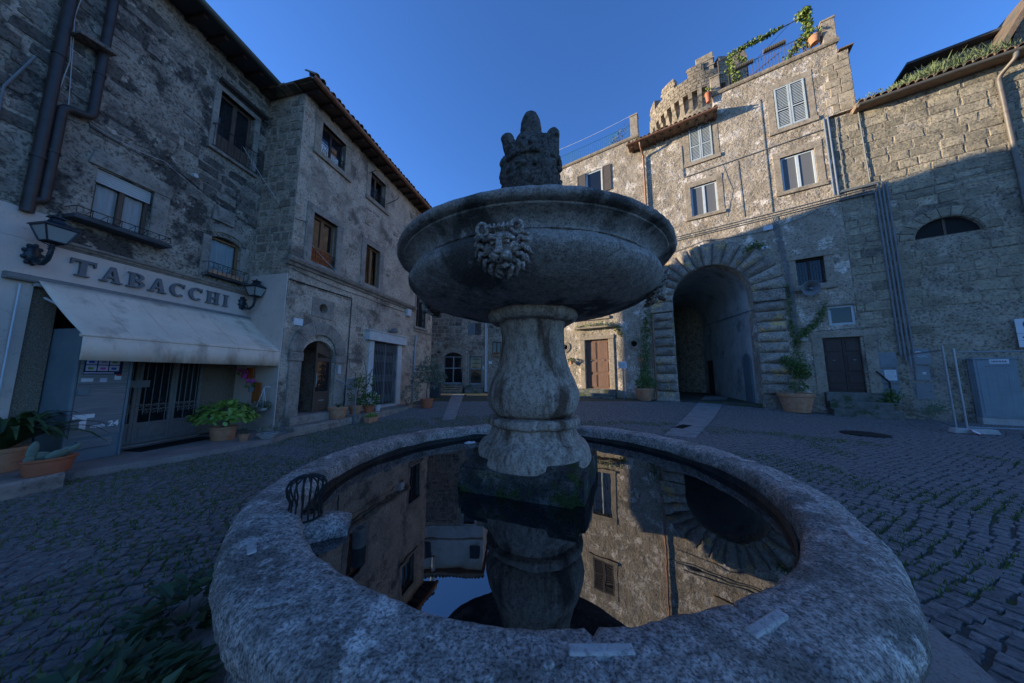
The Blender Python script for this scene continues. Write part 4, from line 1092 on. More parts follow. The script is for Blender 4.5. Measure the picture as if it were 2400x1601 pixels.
def panel_door(s0, s1, z0, z1, mat, y=.12, knob='galvanised', rows=((.02, .12), (.14, .34), (.36, .70), (.72, .97))):
    mid = (s0 + s1) / 2
    for a, b in ((s0 + .005, mid - .004), (mid + .004, s1 - .005)):
        m = MB(); m.box(a, b, y, y + .06, z0, z1); H = z1 - z0
        for r0, r1 in rows:
            p0, p1 = z0 + r0 * H + .03, z0 + r1 * H - .03
            m.box(a + .05, b - .05, y - .012, y + .01, p0, p1); m.box(a + .085, b - .085, y - .026, y, p0 + .035, p1 - .035)
        o = m.build('door', mat, D, bevel=.008)
        MB().ball(((a + b) / 2, y - .045, z0 + .58 * H), .05, .02, .022, 10, 6).build('door_knob', 'galvanised', o, smooth=True)
panel_door(*q, 'wood_dark')
stone_step(D, -.62, 1.02, -.3, -.002, .3, .895); stone_step(D, -.62, .95, -.55, -.302, .2, .58); stone_step(D, -.62, 1.05, -.85, -.552, -.1, .31)
q = winsD['dl']; m = MB(); m.box(q[0] - .32, q[0], -.06, .1, .6, q[3]).box(q[1], q[1] + .32, -.06, .1, .6, q[3]).box(q[0] - .34, q[1] + .34, -.065, .1, q[3], q[3] + .24); m.build('door_surround', 'trim_d', D, bevel=.03)
MB().box(q[0] - .55, q[1] + .55, -.28, .05, 4.3, 4.4).build('door_hood', 'trim_d', D, bevel=.02, rough=None)
panel_door(*q, 'wood_red', rows=((.02, .3), (.32, .56), (.58, .97)))
stone_step(D, -10.85, -8.7, -.35, -.002, .2, .76); stone_step(D, -10.95, -8.65, -.7, -.352, .0, .55); stone_step(D, -11.0, -8.6, -1.0, -.702, .0, .38)
q = winsD['rg']; surround(D, *q, .25, 'trim_d', .03); window(D, *q, 'white_frame', glass='clear_glass', curtain=True); railing(D, q[0], q[1], q[2], q[3], .0, .13, scroll=True, proud=False, name='grille')
q = winsD['rs']; surround(D, *q, .22, 'trim_d', .02); mid = (q[0] + q[1]) / 2; MB().box(q[0] + .01, q[1] - .01, .2, .26, q[2], q[3]).build('window_back', 'dark_inside', D)
shutter(D, q[0] + .02, mid - .008, q[2] + .02, q[3] - .02, 'shutter_brown', -.03); shutter(D, mid + .008, q[1] - .02, q[2] + .02, q[3] - .02, 'shutter_brown', -.03)
q = winsD['l2']; window(D, *q, 'white_frame'); surround(D, *q, .22, 'trim_d', .02)
q = winsD['br']; window(D, *q, 'white_frame', y=.05, leaves=1, fw=.09); shutter(D, q[0] - .56, q[0] - .03, q[2], q[3], 'shutter_brown', -.05, slats=False); shutter(D, q[1] + .03, q[1] + .53, q[2], q[3], 'shutter_brown', -.05, slats=False)
for s in (-7.68, -11.7):
    m = MB(); m.ring([(.165, .06), (.165, -.05), (.2, -.06), (.24, -.03), (.28, -.055), (.33, -.04), (.34, .06)], 28); o = m.build('oculus_surround', 'trim_d', D, smooth=True)
    for v_ in o.data.vertices: v_.co = (v_.co.x + s, v_.co.z, v_.co.y + 3.28)
    MB().tube([(s - .16, .08, 3.28), (s + .16, .08, 3.28)], .012, 6).tube([(s, .08, 3.12), (s, .08, 3.44)], .012, 6).build('oculus_bars', 'iron', D)
    MB().cyl((s, .25, 3.28), (s, .3, 3.28), .158, .158, 18).build('oculus_back', 'dark_inside', D)
# quoins at the top right corner
rq = random.Random(5); z = 12.6; i = 0
while z < 15.15:
    h = rq.uniform(.32, .42); wl = (.66, .82)[i % 2]; sp = 1.34 - rq.uniform(.3, .5)
    for a, b in ((1.34 - wl, sp), (sp, 1.345)): put_block(D, 'stone_d', .03, (a + b) / 2, .03, z + h / 2, b - a - .012, .12, h - .012, rq, name='quoin')
    z += h; i += 1
# terraces
moulding(D, -3.36, 1.12, [(.02, 15.78), (-.06, 15.80), (-.10, 15.86), (-.12, 15.94), (.5, 15.94), (.5, 15.86), (.02, 15.86)], 'trim_d', 'terrace_ledge')
moulding(D, -13.9, -6.86, [(.02, 15.33), (-.06, 15.35), (-.10, 15.41), (-.12, 15.49), (.5, 15.49), (.5, 15.42), (.02, 15.42)], 'trim_d', 'terrace_ledge')
def pier(s0, s1, z0, z1):
    MB().box(s0, s1, -.08, .32, z0, z1).build('parapet_pier', 'trim_d', D, bevel=.015); 
    MB().box(s0 - .03, s1 + .03, -.11, .35, z1, z1 + .09).build('pier_cap', 'stone_d', D, bevel=.02)
pier(-3.36, -2.97, 15.945, 16.8); pier(.68, 1.08, 15.945, 16.98); pier(-7.28, -6.88, 15.495, 16.75)
railing(D, -2.95, .66, 15.96, 16.86, .06, .115, 'rusty', .011, proud=False, name='terrace_railing')
railing(D, -13.8, -7.3, 15.51, 16.35, .06, .13, 'rail_green', .011, proud=False, name='terrace_railing')
MB().box(1.07, 1.5, -.1, .5, 15.35, 15.4).build('corner_tile', 'tile', D); 
MB().tube([(-2.95, .1, 15.95), (-2.95, .1, 17.75)], .03, 8).build('pergola_post', 'rusty', D); MB().tube([(.35, .15, 15.95), (.35, .15, 18.1)], .03, 8).build('pergola_post', 'rusty', D)
MB().tube([(-3.0, .1, 17.72), (.4, .14, 17.95)], .022, 8).build('pergola_beam', 'rusty', D); MB().tube([(-.2, .12, 17.9), (-1.7, .12, 16.7)], .008, 6).build('pergola_cable', 'iron', D)
MB().tube([(-1.9, .02, 16.0), (-.7, .03, 16.6)], .018, 8).build('loose_pole', 'gutter_copper', D)
cable(D, [(-13, .05, 17.0), (-7.2, .05, 16.95)], .012, 'paper', .12, 'light_string')
for a, b, z, zz in ((-2.35, -1.62, 16.78, 16.82), (-1.25, -.45, 16.98, 17.02)):
    mm = MB(); n = 22
    for i in range(n): mm.tube([(a + (b - a) * i / n, -.0, z), (a + (b - a) * (i + .8) / n, -.0, z)], .1 + .008 * (i % 2), 10)
    t = empty('rolled_mat', W('D', (a + b) / 2, 0, z), FR['D'][2], 'rolled bamboo blind hung on the terrace railing, ' + ('the one nearer the tower' if a < -2 else 'the one nearer the corner pier'), 'blind', 'rolled bamboo blinds')
    o = mm.build('roll', 'bamboo', t, smooth=True)
    for v_ in o.data.vertices: v_.co = (v_.co.x - (a + b) / 2, v_.co.y, v_.co.z - z)
# lean-to eave of the middle bay
e0, e1 = -7.4, -3.22
m = MB(); m.add([(e0, -.6, 14.55), (e1, -.6, 14.55), (e1, 3.0, 14.57), (e0, 3.0, 14.57), (e0, -.6, 14.62), (e1, -.6, 14.62), (e1, 3.0, 16.37), (e0, 3.0, 16.37)],
      [(0, 1, 2, 3), (4, 7, 6, 5), (0, 4, 5, 1), (1, 5, 6, 2), (2, 6, 7, 3), (3, 7, 4, 0)]); m.build('roof', 'tile', D)
tile_row(D, e0 + .1, e1 - .05, -.66, 14.64, .48, .21, 3, .5, 8)
for i in range(11): MB().box(e0 + .15 + i * .39, e0 + .25 + i * .39, -.5, .02, 14.44, 14.545).build('rafter', 'wood_brown', D)
gutter(D, e0 - .05, e1 + .03, -.68, 14.6, .075, 'gutter_copper')
pipe(D, [(-6.75, -.62, 14.5), (-6.75, -.55, 14.35), (-6.68, -.1, 13.95), (-6.68, -.1, .3)], .05, 'gutter_copper', 'drain_pipe', 12, clips=2.2)
# conduits
for i, z in enumerate((8.62, 8.72, 8.84)): pipe(D, [(-6.6 + i * .3, -.03, z - .08), (-1.6, -.03, z + .02), (1.3 + .1 * i, -.03, z + .12)], .016, 'conduit', 'conduit', 6)
pipe(D, [(-4.82, -.03, 13.75), (-4.82, -.03, 11.92), (.36, -.03, 12.05)], .02, 'conduit', 'conduit', 6)
pipe(D, [(.38, -.05, 12.5), (.38, -.05, 9.0)], .03, 'galvanised', 'conduit', 8, clips=.9); pipe(D, [(.5, -.05, 12.55), (.5, -.05, 8.96)], .03, 'galvanised', 'conduit', 8, clips=.9)
pipe(D, [(-1.56, -.03, 14.6), (-1.56, -.03, 8.85)], .015, 'conduit', 'conduit', 6)
for i in range(5): cable(D, [(-1.62 + i * .05, -.03, 8.7), (-1.5 + i * .05, -.03, 7.4), (-1.3 + i * .03, -.2, 5.3), (-1.3 + i * .03, -.06, 3.2)], .01, 'conduit', .0)
cable(D, [(-6.3, -.03, 7.9), (-4.2, -.03, 8.25), (-1.8, -.03, 8.1), (-.2, -.03, 8.5)], .012, 'conduit', .05)
cable(D, [(-3.2, -.03, 12.0), (-2.9, -.03, 10.5), (-3.2, -.03, 9.2)], .007, 'conduit')
pipe(D, [(-2.6, -.03, 11.9), (-2.55, -.03, 9.0)], .012, 'conduit', 'conduit', 6)
MB().box(-1.92, -1.6, -.1, -.002, 8.08, 8.3).build('junction_box', 'white_frame', D, bevel=.01)
cable(D, [(.95, -.03, 3.42), (-.85, -.03, 3.36)], .012, 'conduit'); cable(D, [(.95, -.03, 3.42), (1.0, -.04, 3.1), (.95, -.03, 2.5)], .01, 'conduit')
MB().box(-1.15, -.9, -.05, -.002, 3.0, 3.15).build('house_plate', 'concrete', D)

# ================================================================== masonry house (far right)
E = building('D', 'masonry_house', 'coursed stone house with half-round window and grass on its eaves')
E.location = (*W('D', 0, -.0)[:2], 0)
body = MB().box(.552, 11, 0.012, 8, -.3, 12.42)
lun = [(2.24, 6.55), (3.72, 6.55)] + [(2.98 + .74 * math.cos(math.pi * i / 14), 6.55 + .68 * math.sin(math.pi * i / 14)) for i in range(1, 14)]
cut('wall', body, MB().prism(lun, -.5, .3), 'wall_e', E)
def keepE(s, z):
    q = noise.noise(Vector((s * .6, z * .55, 9)))
    if z < 4.1 and s > .9: return .5 if q > .0 else .06
    return .93 if q > -.35 else .35
masonry(E, 'stone_e', .56, 6.3, .2, 12.3, (.30, .41), (.40, .78), [(2.1, 3.9, 6.4, 7.5), (.5, 1.1, -1, 3.3), (.9, 2.2, .3, 2.6), (2.7, 3.8, -1, 2.3)], 31, keepE, irr=.05, proud=.016, joint=.022, cap=298, y=.012)
for i in range(11):
    a0 = math.pi * i / 11 + .01; a1 = math.pi * (i + 1) / 11 - .01
    m = MB(); m.prism([(2.98 + .76 * math.cos(a0), 6.56 + .70 * math.sin(a0)), (2.98 + 1.12 * math.cos(a0), 6.56 + 1.04 * math.sin(a0)), (2.98 + 1.12 * math.cos(a1), 6.56 + 1.04 * math.sin(a1)), (2.98 + .76 * math.cos(a1), 6.56 + .70 * math.sin(a1))], -.02, .08)
    m.build('arch_stone', 'stone_e', E, bevel=.012)
m = MB(); m.box(2.95, 3.01, .14, .18, 6.56, 7.22).box(2.26, 3.7, .142, .178, 6.56, 6.61); lw = m.build('window', 'wood_brown', E)
MB().prism(lun, .16, .17).build('pane', 'dark_inside', lw)
gutter(E, 1.25, 8, -.42, 12.36, .09, 'drain_dull')
m = MB(); m.add([(1.2, -.36, 12.30), (8.5, -.36, 12.30), (8.5, 6, 12.32), (1.2, 6, 12.32), (1.2, -.36, 12.43), (8.5, -.36, 12.43), (8.5, 6, 14.75), (1.2, 6, 13.75)],
      [(0, 1, 2, 3), (4, 7, 6, 5), (0, 4, 5, 1), (1, 5, 6, 2), (2, 6, 7, 3), (3, 7, 4, 0)]); m.build('roof', 'tile', E)
tile_row(E, 1.35, 8.2, -.4, 12.46, .34, .21, 2, .5, 14)
pipe(E, [(4.75, -.42, 12.28), (4.72, -.42, 12.1), (4.52, -.08, 11.8), (4.52, -.08, 4.0), (4.52, -.08, .1)], .06, 'drain_dull', 'drain_pipe', 12, clips=2.0)
# roof structures behind the eaves
m = MB(); m.add([(3.2, 2.2, 12.6), (6.0, 2.2, 12.6), (6.0, 5, 12.6), (3.2, 5, 12.6), (3.75, 2.2, 14.75), (6.0, 2.2, 14.95), (6.0, 5, 14.95), (3.75, 5, 14.75)],
      [(0, 3, 2, 1), (4, 5, 6, 7), (0, 1, 5, 4), (1, 2, 6, 5), (2, 3, 7, 6), (3, 0, 4, 7)]); m.build('dormer', 'roof_dark', E)
MB().box(3.6, 6.1, 1.9, 5.2, 14.96, 15.06).build('dormer_roof', 'roof_dark', E)
m = MB(); m.prism([(5.2, 12.5), (11, 12.5), (11, 18.0), (7.2, 16.5), (6.2, 15.4)], 1.2, 6); m.build('upper_wall', 'wall_e', E)
m = MB(); m.prism([(4.9, 13.1), (5.0, 13.0), (6.3, 15.42), (7.25, 16.55), (11, 18.0), (11, 18.15), (7.15, 16.7), (6.2, 15.55)], .6, 6.1); m.build('verge', 'tile', E)
# conduits
for i, s in enumerate((1.46, 1.56, 1.66, 1.76)):
    zt = (8.72, 9.05, 9.1, 9.0)[i]
    pts = [(s + .0, -.06, zt), (s, -.06, 2.3 - .2 * i)]
    if i < 3: pts = [(.5 + .05 * i, -.06, zt)] + pts
    pipe(E, pts, .028, 'conduit', 'conduit', 8, clips=1.1)
cable(E, [(1.8, -.03, 8.5), (3.5, -.03, 8.55), (6.5, -.03, 8.75)], .01, 'conduit', .04); cable(E, [(1.8, -.03, 8.3), (3.5, -.03, 8.3), (6.5, -.03, 8.5)], .008, 'conduit', .05)
pipe(E, [(.72, -.03, 12.4), (.72, -.03, 9.1)], .016, 'conduit', 'conduit', 6)
pipe(E, [(1.35, -.04, 12.5), (1.38, -.04, 9.2)], .022, 'conduit', 'conduit', 6)
# grass on the eaves
r = random.Random(8); mb = MB()
for i in range(1500):
    s = r.uniform(2.0, 5.3) if i > 300 else r.uniform(1.4, 2.2); dens = max(0, math.sin((s - 2) / 3.3 * math.pi)) if s > 2 else .25
    if r.random() > dens + .1: continue
    y = r.uniform(-.3, .5); z = 12.5 + (y + .36) * .36; hh = r.uniform(.12, .42) * (.5 + dens)
    for k in range(3):
        mb.leaf(Vector((s, y, z + hh * k / 3)), Vector((r.uniform(-.7, .7), r.uniform(-.7, .7), 1)), rdir(r), hh * .6, .03)
mb.build('roof_grass', 'grass_pale', E, fix=False, kind='stuff')

# ================================================================== round tower behind
T = empty('round_tower', (15.9, 22.2, 0), 0, 'round battlemented castle tower behind the roof terrace', 'tower')
TR = 3.55; ZB = 23.0
def cyl_part(name, mat, r0, r1, z0, z1, n=64): 
    return MB().lathe([(r0, z0), (r1, z1)], n).build(name, mat, T, smooth=True)
cyl_part('shaft', 'tower_wall', TR - .35, TR - .35, -.3, ZB + .3)
PH = 1.3
cyl_part('parapet', 'tower_wall', TR, TR, ZB, ZB + PH)
NC = 36
for i in range(NC):
    a = 2 * math.pi * i / NC
    o = MB().prism([(-.42, -1.35), (-.35, -1.35), (-.15, -.95), (-.12, -.6), (.0, -.5), (.02, 0), (-.42, 0)], -.13, .13).build('corbel', 'tower_wall', T, smooth=30)
    o.location = (TR * math.cos(a), TR * math.sin(a), ZB + .02); o.rotation_euler = (0, 0, a)
mer = []
NM = 11
for i in range(NM):
    a0 = 2 * math.pi * (i) / NM; a1 = a0 + 2 * math.pi / NM * .52; hm = (.95, .85, 1.0)[i % 3]
    m = MB(); n = 6; vs = []
    for k in range(n + 1):
        a = a0 + (a1 - a0) * k / n
        for r_, z in ((TR - .002, ZB + PH), (TR - .55, ZB + PH), (TR - .55, ZB + PH + hm), (TR - .002, ZB + PH + hm * .92)): vs.append((r_ * math.cos(a), r_ * math.sin(a), z))
    fs = [(k * 4 + j, k * 4 + (j + 1) % 4, (k + 1) * 4 + (j + 1) % 4, (k + 1) * 4 + j) for k in range(n) for j in range(4)] + [(0, 1, 2, 3), (n * 4 + 3, n * 4 + 2, n * 4 + 1, n * 4)]
    m.add(vs, fs); m.build('merlon', 'tower_wall', T, bevel=.03)
rt = random.Random(6); z = ZB + .1; cnt = 0
while z < ZB + 2.3 and cnt < 300:
    h = rt.uniform(.24, .30); a = 2.4 + rt.uniform(0, .1)
    while a < 5.9 and cnt < 300:
        w = rt.uniform(.28, .42) / TR; am = a + w / 2
        inm = ((am % (2 * math.pi)) / (2 * math.pi / NM)) % 1 < .5
        if z + h < ZB + PH - .02 or inm and z > ZB + PH - .05 and z + h < ZB + PH + .85:
            o = put_block(T, 'tower_wall', .06, (TR - .025) * math.cos(am), (TR - .025) * math.sin(am), z + h / 2, w * TR - .02, .12, h - .02, rt); o.rotation_euler = (0, 0, am + math.pi / 2); cnt += 1
        a += w
    z += h
# square turret stub and a round-topped tower piece beside it
tz = MB().box(-.55, .55, -.5, .5, ZB + 1.0, ZB + 2.75).build('turret', 'tower_wall', T, bevel=.04); tz.location = (-1.0, -2.75, 0); tz.rotation_euler = (0, 0, rad(-35))
for z in (ZB + 1.6, ZB + 2.15):
    tz = MB().box(-.6, .6, -.55, .55, z, z + .08).build('turret_band', 'trim', T); tz.location = (-1.0, -2.75, 0); tz.rotation_euler = (0, 0, rad(-35))
m = MB().prism([(-.8, 0), (.8, 0), (.8, 2.6)] + [(.8 * math.cos(math.pi * k / 12), 2.6 + .8 * math.sin(math.pi * k / 12)) for k in range(1, 12)] + [(-.8, 2.6)], -.6, .9)
o = m.build('round_gable', 'stone_a', T); o.location = (2.0, -1.9, ZB + .6); o.rotation_euler = (0, 0, rad(-38))

# ================================================================== fountain
F = empty('fountain', FC, 0, 'round stone fountain with raised bowl and lion masks', 'fountain')
n = 440
JA = [math.atan2(y - FC.y, x - FC.x) % (2 * math.pi) for x, y in ((.27, .965), (.86, 1.06), (1.78, 1.59), (2.0, 1.97), (2.12, 2.45), (2.2, 3.0), (-1.28, 1.50), (-1.85, 2.42))] + [1.0, 2.0, 2.9]
prof = [(1.86, .30), (1.86, .50), (1.862, .64), (1.866, .715), (1.876, .748), (1.90, .763), (1.96, .768), (2.03, .769), (2.11, .766), (2.165, .754), (2.195, .725), (2.208, .67), (2.2, .61),
        (2.16, .565), (2.11, .54), (2.08, .49), (2.06, .40), (2.055, .25), (2.07, .12), (2.11, .08), (2.13, .03), (2.13, -.1)]
m = MB(); vs = []
for i, (r_, z) in enumerate(prof):
    for k in range(n):
        a = 2 * math.pi * k / n; p = Vector((math.cos(a), math.sin(a), 0))
        q = noise.noise(p * 2.2) * .022 + noise.noise(p * 7 + Vector((0, 0, z * 3))) * .014
        gv = .014 if min(abs((a - j + math.pi) % (2 * math.pi) - math.pi) for j in JA) < math.pi / n * 1.01 and z > .45 else 0
        chip = max(0, noise.noise(p * 3.3 + Vector((0, 0, z * 2 + r_ * 3))) - .42) * .08
        rr = r_ + q * (1 if .5 < z or i < 4 else .6) + (gv if r_ < 1.95 else -gv) - (chip if r_ > 2.05 else -chip if r_ < 1.93 else 0); zz = z - gv - chip * .6 + (noise.noise(p * 4 + Vector((5, 0, r_ * 2))) * .012 if z > .5 else 0)
        vs.append((rr * math.cos(a), rr * math.sin(a), zz))
m.add(vs, [(i * n + k, (i + 1) * n + k, (i + 1) * n + (k + 1) % n, i * n + (k + 1) % n) for i in range(len(prof) - 1) for k in range(n)])
m.build('basin_rim', 'fountain_rim', F, smooth=60, rough=(.006, 9, .006, 26))
m = MB(); m.ring([(1.875, .25), (1.875, .655), (1.885, .655), (1.885, .25)], 96); o = m.build('basin_lining', 'basin_inside', F, smooth=True)
o.data.materials[0] = MATS['basin_inside']
for v_ in o.data.vertices:
    if v_.co.z > .5: v_.co.x *= .982; v_.co.y *= .982; v_.co.z += .025 * noise.noise(v_.co * 3)
    else: v_.co.x *= .975; v_.co.y *= .975
water = tag(MB().add([(FC.x + 1.868 * math.cos(2 * math.pi * i / 64), FC.y + 1.868 * math.sin(2 * math.pi * i / 64), .6) for i in range(64)], [tuple(range(64))]).build('water', 'water'), kind='structure')
# marble cramps let into the rim
def cramp(x0, y0, x1, y1, w=.036, h=.016, z=.772):
    a = Vector((x0 - FC.x, y0 - FC.y)); b = Vector((x1 - FC.x, y1 - FC.y)); c_ = (a + b) / 2; d = b - a; L_ = d.length
    r_ = c_.length; zr = .764 if r_ < 2.06 else (.764 - (r_ - 2.06) * .35)
    o = MB().box(-L_ / 2, L_ / 2, -w / 2, w / 2, -.06, h * .7).build('marble_cramp', 'marble', F, bevel=.006, rough=(.003, 20))
    o.location = (c_.x, c_.y, zr); o.rotation_euler = (0, 0, math.atan2(d.y, d.x))
for q in ((.17, .965, .37, .965), (.77, 1.02, .95, 1.1), (1.83, 1.68, 1.72, 1.51), (2.05, 2.05, 1.97, 1.88), (2.17, 2.55, 2.10, 2.34), (2.26, 3.1, 2.24, 2.90), (-1.34, 1.57, -1.22, 1.44), (-1.88, 2.50, -1.80, 2.33)): cramp(*q)
for x, y, rr in ((-.88, 1.17, .09), (-.52, 1.0, .04), (.1, .92, .03)):
    o = MB().ball((0, 0, 0), rr * .8, rr * .45, .010, 14, 6).build('mortar_patch', 'mortar', F, smooth=True, rough=(.008, 30)); o.location = (x - FC.x, y - FC.y, .768); o.rotation_euler = (0, 0, .5)
# overflow block with its iron cage, and a pipe stub in the water
m = MB(); m.box(-.21, .21, -.13, .13, .35, .70); o = m.mesh('t')
bm = bmesh.new(); bm.from_mesh(o); bmesh.ops.subdivide_edges(bm, edges=bm.edges, cuts=5, use_grid_fill=True)
for v_ in bm.verts: v_.co.z -= .05 * (abs(v_.co.x) / .21) ** 4 * (1 if v_.co.z > .6 else 0) + .05 * (abs(v_.co.y) / .13) ** 4 * (1 if v_.co.z > .6 else 0)
bm.to_mesh(o); bm.free()
blk = mk('overflow_block', o, 'fountain_rim', F, smooth=True, rough=(.014, 9, .006, 30)); blk.location = (-1.27 - FC.x, 1.93 - FC.y, 0); blk.rotation_euler = (0, 0, .42)
m = MB(); n = 16
for i in range(n):
    a = 2 * math.pi * i / n
    m.tube([(q * math.cos(a), q * math.sin(a), z) for q, z in ((.085, 0), (.085, .07), (.082, .11), (.1, .15), (.106, .19), (.09, .225), (.05, .245), (0, .25))], .0055, 5)
m.ring([(.09, 0), (.096, 0), (.096, .012), (.09, .012)], 20)
o = m.build('drain_cage', 'iron', F, smooth=True); o.location = (-1.30 - FC.x, 1.9 - FC.y, .71)
m = MB(); m.ring([(.028, -.12), (.038, -.12), (.038, .1), (.028, .1)], 16); o = m.build('pipe_stub', 'rusty', F, smooth=True); o.location = (-.9 - FC.x, 1.8 - FC.y, .6)
# plinth
m = MB().box(-.555, .555, -.555, .555, .2, .86); me = m.mesh('t'); bm = bmesh.new(); bm.from_mesh(me)
bmesh.ops.bevel(bm, geom=bm.edges[:], offset=.07, segments=3, affect='EDGES'); bmesh.ops.subdivide_edges(bm, edges=bm.edges, cuts=4, use_grid_fill=True); bm.to_mesh(me); bm.free()
pl = mk('plinth', me, 'plinth', F, smooth=60, rough=(.03, 4, .012, 16)); pl.rotation_euler = (0, 0, rad(-21.6))
# baluster stem
def dense(prof, k=5):
    out = []
    for i in range(len(prof) - 1):
        p0 = prof[max(0, i - 1)]; p1 = prof[i]; p2 = prof[i + 1]; p3 = prof[min(len(prof) - 1, i + 2)]
        for j in range(k):
            t = j / k
            out.append(tuple(max(0, .5 * (2 * p1[a] + (p2[a] - p0[a]) * t + (2 * p0[a] - 5 * p1[a] + 4 * p2[a] - p3[a]) * t * t + (3 * p1[a] - p0[a] - 3 * p2[a] + p3[a]) * t ** 3)) for a in (0, 1)))
    out.append(prof[-1]); return out
base = dense([(.54, .76), (.55, .82), (.545, .90), (.51, .96), (.455, 1.0), (.425, 1.05), (.41, 1.10)], 3) + dense([(.42, 1.105), (.455, 1.125), (.46, 1.16), (.45, 1.185), (.425, 1.195)], 3)
MB().lathe([(.3, .76)] + base + [(.3, 1.2)], 72).build('stem_base', 'fountain_pale', F, smooth=50, rough=(.012, 7, .008, 22))
stem = dense([(.30, 1.19), (.385, 1.215), (.43, 1.27), (.457, 1.35), (.455, 1.43), (.42, 1.54), (.37, 1.66), (.335, 1.80), (.322, 1.95), (.33, 2.08), (.36, 2.14)], 4)
MB().lathe(stem, 72).build('stem', 'fountain_pale', F, smooth=60, rough=(.010, 6, .005, 25))
m = MB(); m.lathe(dense([(.33, 2.12), (.41, 2.125), (.45, 2.16), (.46, 2.21), (.44, 2.26), (.35, 2.30)], 4), 64)
for k in range(4):
    a = rad(32 + 90 * k); m.ball((.40 * math.cos(a), .40 * math.sin(a), 2.19), .09, .09, .085, 14, 10)
m.build('capital', 'fountain_pale', F, smooth=60, rough=(.008, 9, .005, 25))
# bowl
bowl = dense([(.34, 2.225), (.55, 2.225), (.78, 2.245), (.98, 2.29), (1.13, 2.35), (1.215, 2.42), (1.232, 2.475), (1.20, 2.53), (1.165, 2.55)], 5)[:-1] + \
       [(1.165, 2.552), (1.178, 2.556), (1.18, 2.572)] + dense([(1.18, 2.574), (1.195, 2.605), (1.235, 2.64), (1.285, 2.662)], 3) + [(1.287, 2.675)] + \
       dense([(1.30, 2.677), (1.33, 2.685), (1.347, 2.708), (1.338, 2.735), (1.305, 2.755), (1.25, 2.76)], 4) + [(1.2, 2.745), (1.12, 2.66), (.9, 2.5), (.4, 2.42), (0, 2.4)]
MB().lathe(bowl, 160).build('bowl', 'fountain', F, smooth=35, rough=(.010, 5, .006, 18))
# lion masks (one mesh, four places)
r = random.Random(2); m = MB()
m.ball((0, .03, 0), .118, .06, .125, 22, 16)                                   # face (x across, -y outwards)
m.ball((0, -.02, .055), .07, .03, .035, 14, 10)                                # forehead
m.tube([(0, -.035, .06), (0, -.06, .02), (0, -.078, -.012)], [.02, .02, .024], 10)                 # bridge of the nose
m.ball((0, -.08, -.02), .032, .02, .017, 12, 8)                                # nose tip
for s in (-1, 1):
    m.ball((s * .034, -.055, -.05), .04, .036, .032, 14, 10)                   # muzzle
    m.tube([(s * .012, -.045, .055), (s * .05, -.05, .068), (s * .09, -.025, .045)], [.014, .02, .012], 8)  # brow
    m.ball((s * .047, -.037, .032), .016, .012, .012, 10, 8)                   # eye
    m.ball((s * .08, -.012, -.005), .034, .03, .04, 12, 8)                     # cheek
    pts = [(s * (.108 + .033 * math.cos(t * .5236)), -.018, .112 + .036 * math.sin(t * .5236)) for t in range(13)]
    m.tube(pts, .0135, 8, False)                                              # round ear
    m.ball((s * .108, .02, .112), .03, .02, .03, 10, 8)
m.ball((0, -.03, -.108), .042, .03, .022, 12, 8)                               # chin
for ring, (R0, L_, cnt, y0) in enumerate(((.112, .062, 17, -.012), (.138, .060, 21, .014))):
    for i in range(cnt):
        a = 2 * math.pi * (i + .5 * ring) / cnt + .2
        if .55 < a % (2 * math.pi) < 2.6: continue
        d = Vector((math.cos(a), 0, math.sin(a))); t = Vector((-math.sin(a), 0, math.cos(a))) * (1 if math.cos(a) > 0 else -1)
        pts = [d * (R0 + L_ * q) + t * (.02 * math.sin(q * 5.2) + .018 * q) + Vector((0, y0 - .022 * math.sin(q * 3.1) + .02 * q, 0)) for q in (0, .17, .34, .5, .67, .84, 1.0)]
        m.tube(pts, [.010, .0145, .0155, .0145, .012, .009, .004], 8)
for i in range(7): m.tube([(-.075 + .025 * i, -.01, .095), (-.085 + .028 * i, -.03, .118 + .006 * (i % 2)), (-.09 + .03 * i, -.008, .142)], [.009, .013, .006], 7)
lm = remeshed(m, .0042, 1); lm.materials.append(MATS['fountain_rim'])
for p in lm.polygons: p.use_smooth = True
spout = MB().ring([(.008, 0), (.016, 0), (.016, .08), (.008, .08)], 12).mesh('water_spout'); spout.materials.append(MATS['rusty'])
for k in range(4):
    a = rad(-90 - 13.5 + 90 * k)
    o = mk('lion_mask', lm, None, F); o.location = (1.205 * math.cos(a), 1.205 * math.sin(a), 2.42); o.rotation_euler = (rad(24), 0, a + math.pi / 2); o.scale = (1.04, 1.05, 1.04)
    s = mk('water_spout', spout, None, o); s.location = (0, -.03, -.085); s.rotation_euler = (rad(80), 0, 0)
# crowning group: worn animals round an egg-shaped finial
m = MB()
m.lathe(dense([(.34, 2.42), (.28, 2.6), (.2, 2.8), (.2, 3.3), (.3, 3.5), (.34, 3.62)], 4), 24)
m.lathe([(.30, 3.58), (.31, 3.7), (.29, 3.8), (.30, 3.93), (.26, 3.97)], 28)
for z, rr in ((3.64, .315), (3.86, .318)): m.ring([(rr - .04, z - .025), (rr, z - .02), (rr + .012, z), (rr, z + .02), (rr - .04, z + .025)], 28)
for k in range(4):
    a = rad(20 + 90 * k); c_ = Vector((.26 * math.cos(a), .26 * math.sin(a), 3.72)); m.ball(c_, .11, .11, .13, 12, 8)
    a = rad(-70 + 90 * k); q = Vector((math.cos(a), math.sin(a), 0)); m.ball(q * .31 + Vector((0, 0, 3.85)), .055, .055, .075, 10, 8)
    for t in (-.1, -.05, .05, .1): m.ball(q * .31 + Vector((-q.y * t, q.x * t, 3.72)), .025, .025, .04, 8, 6)
    a = rad(-75 + 90 * k)
m.ball((.0, 0, 4.36), .118, .118, .22, 24, 16)
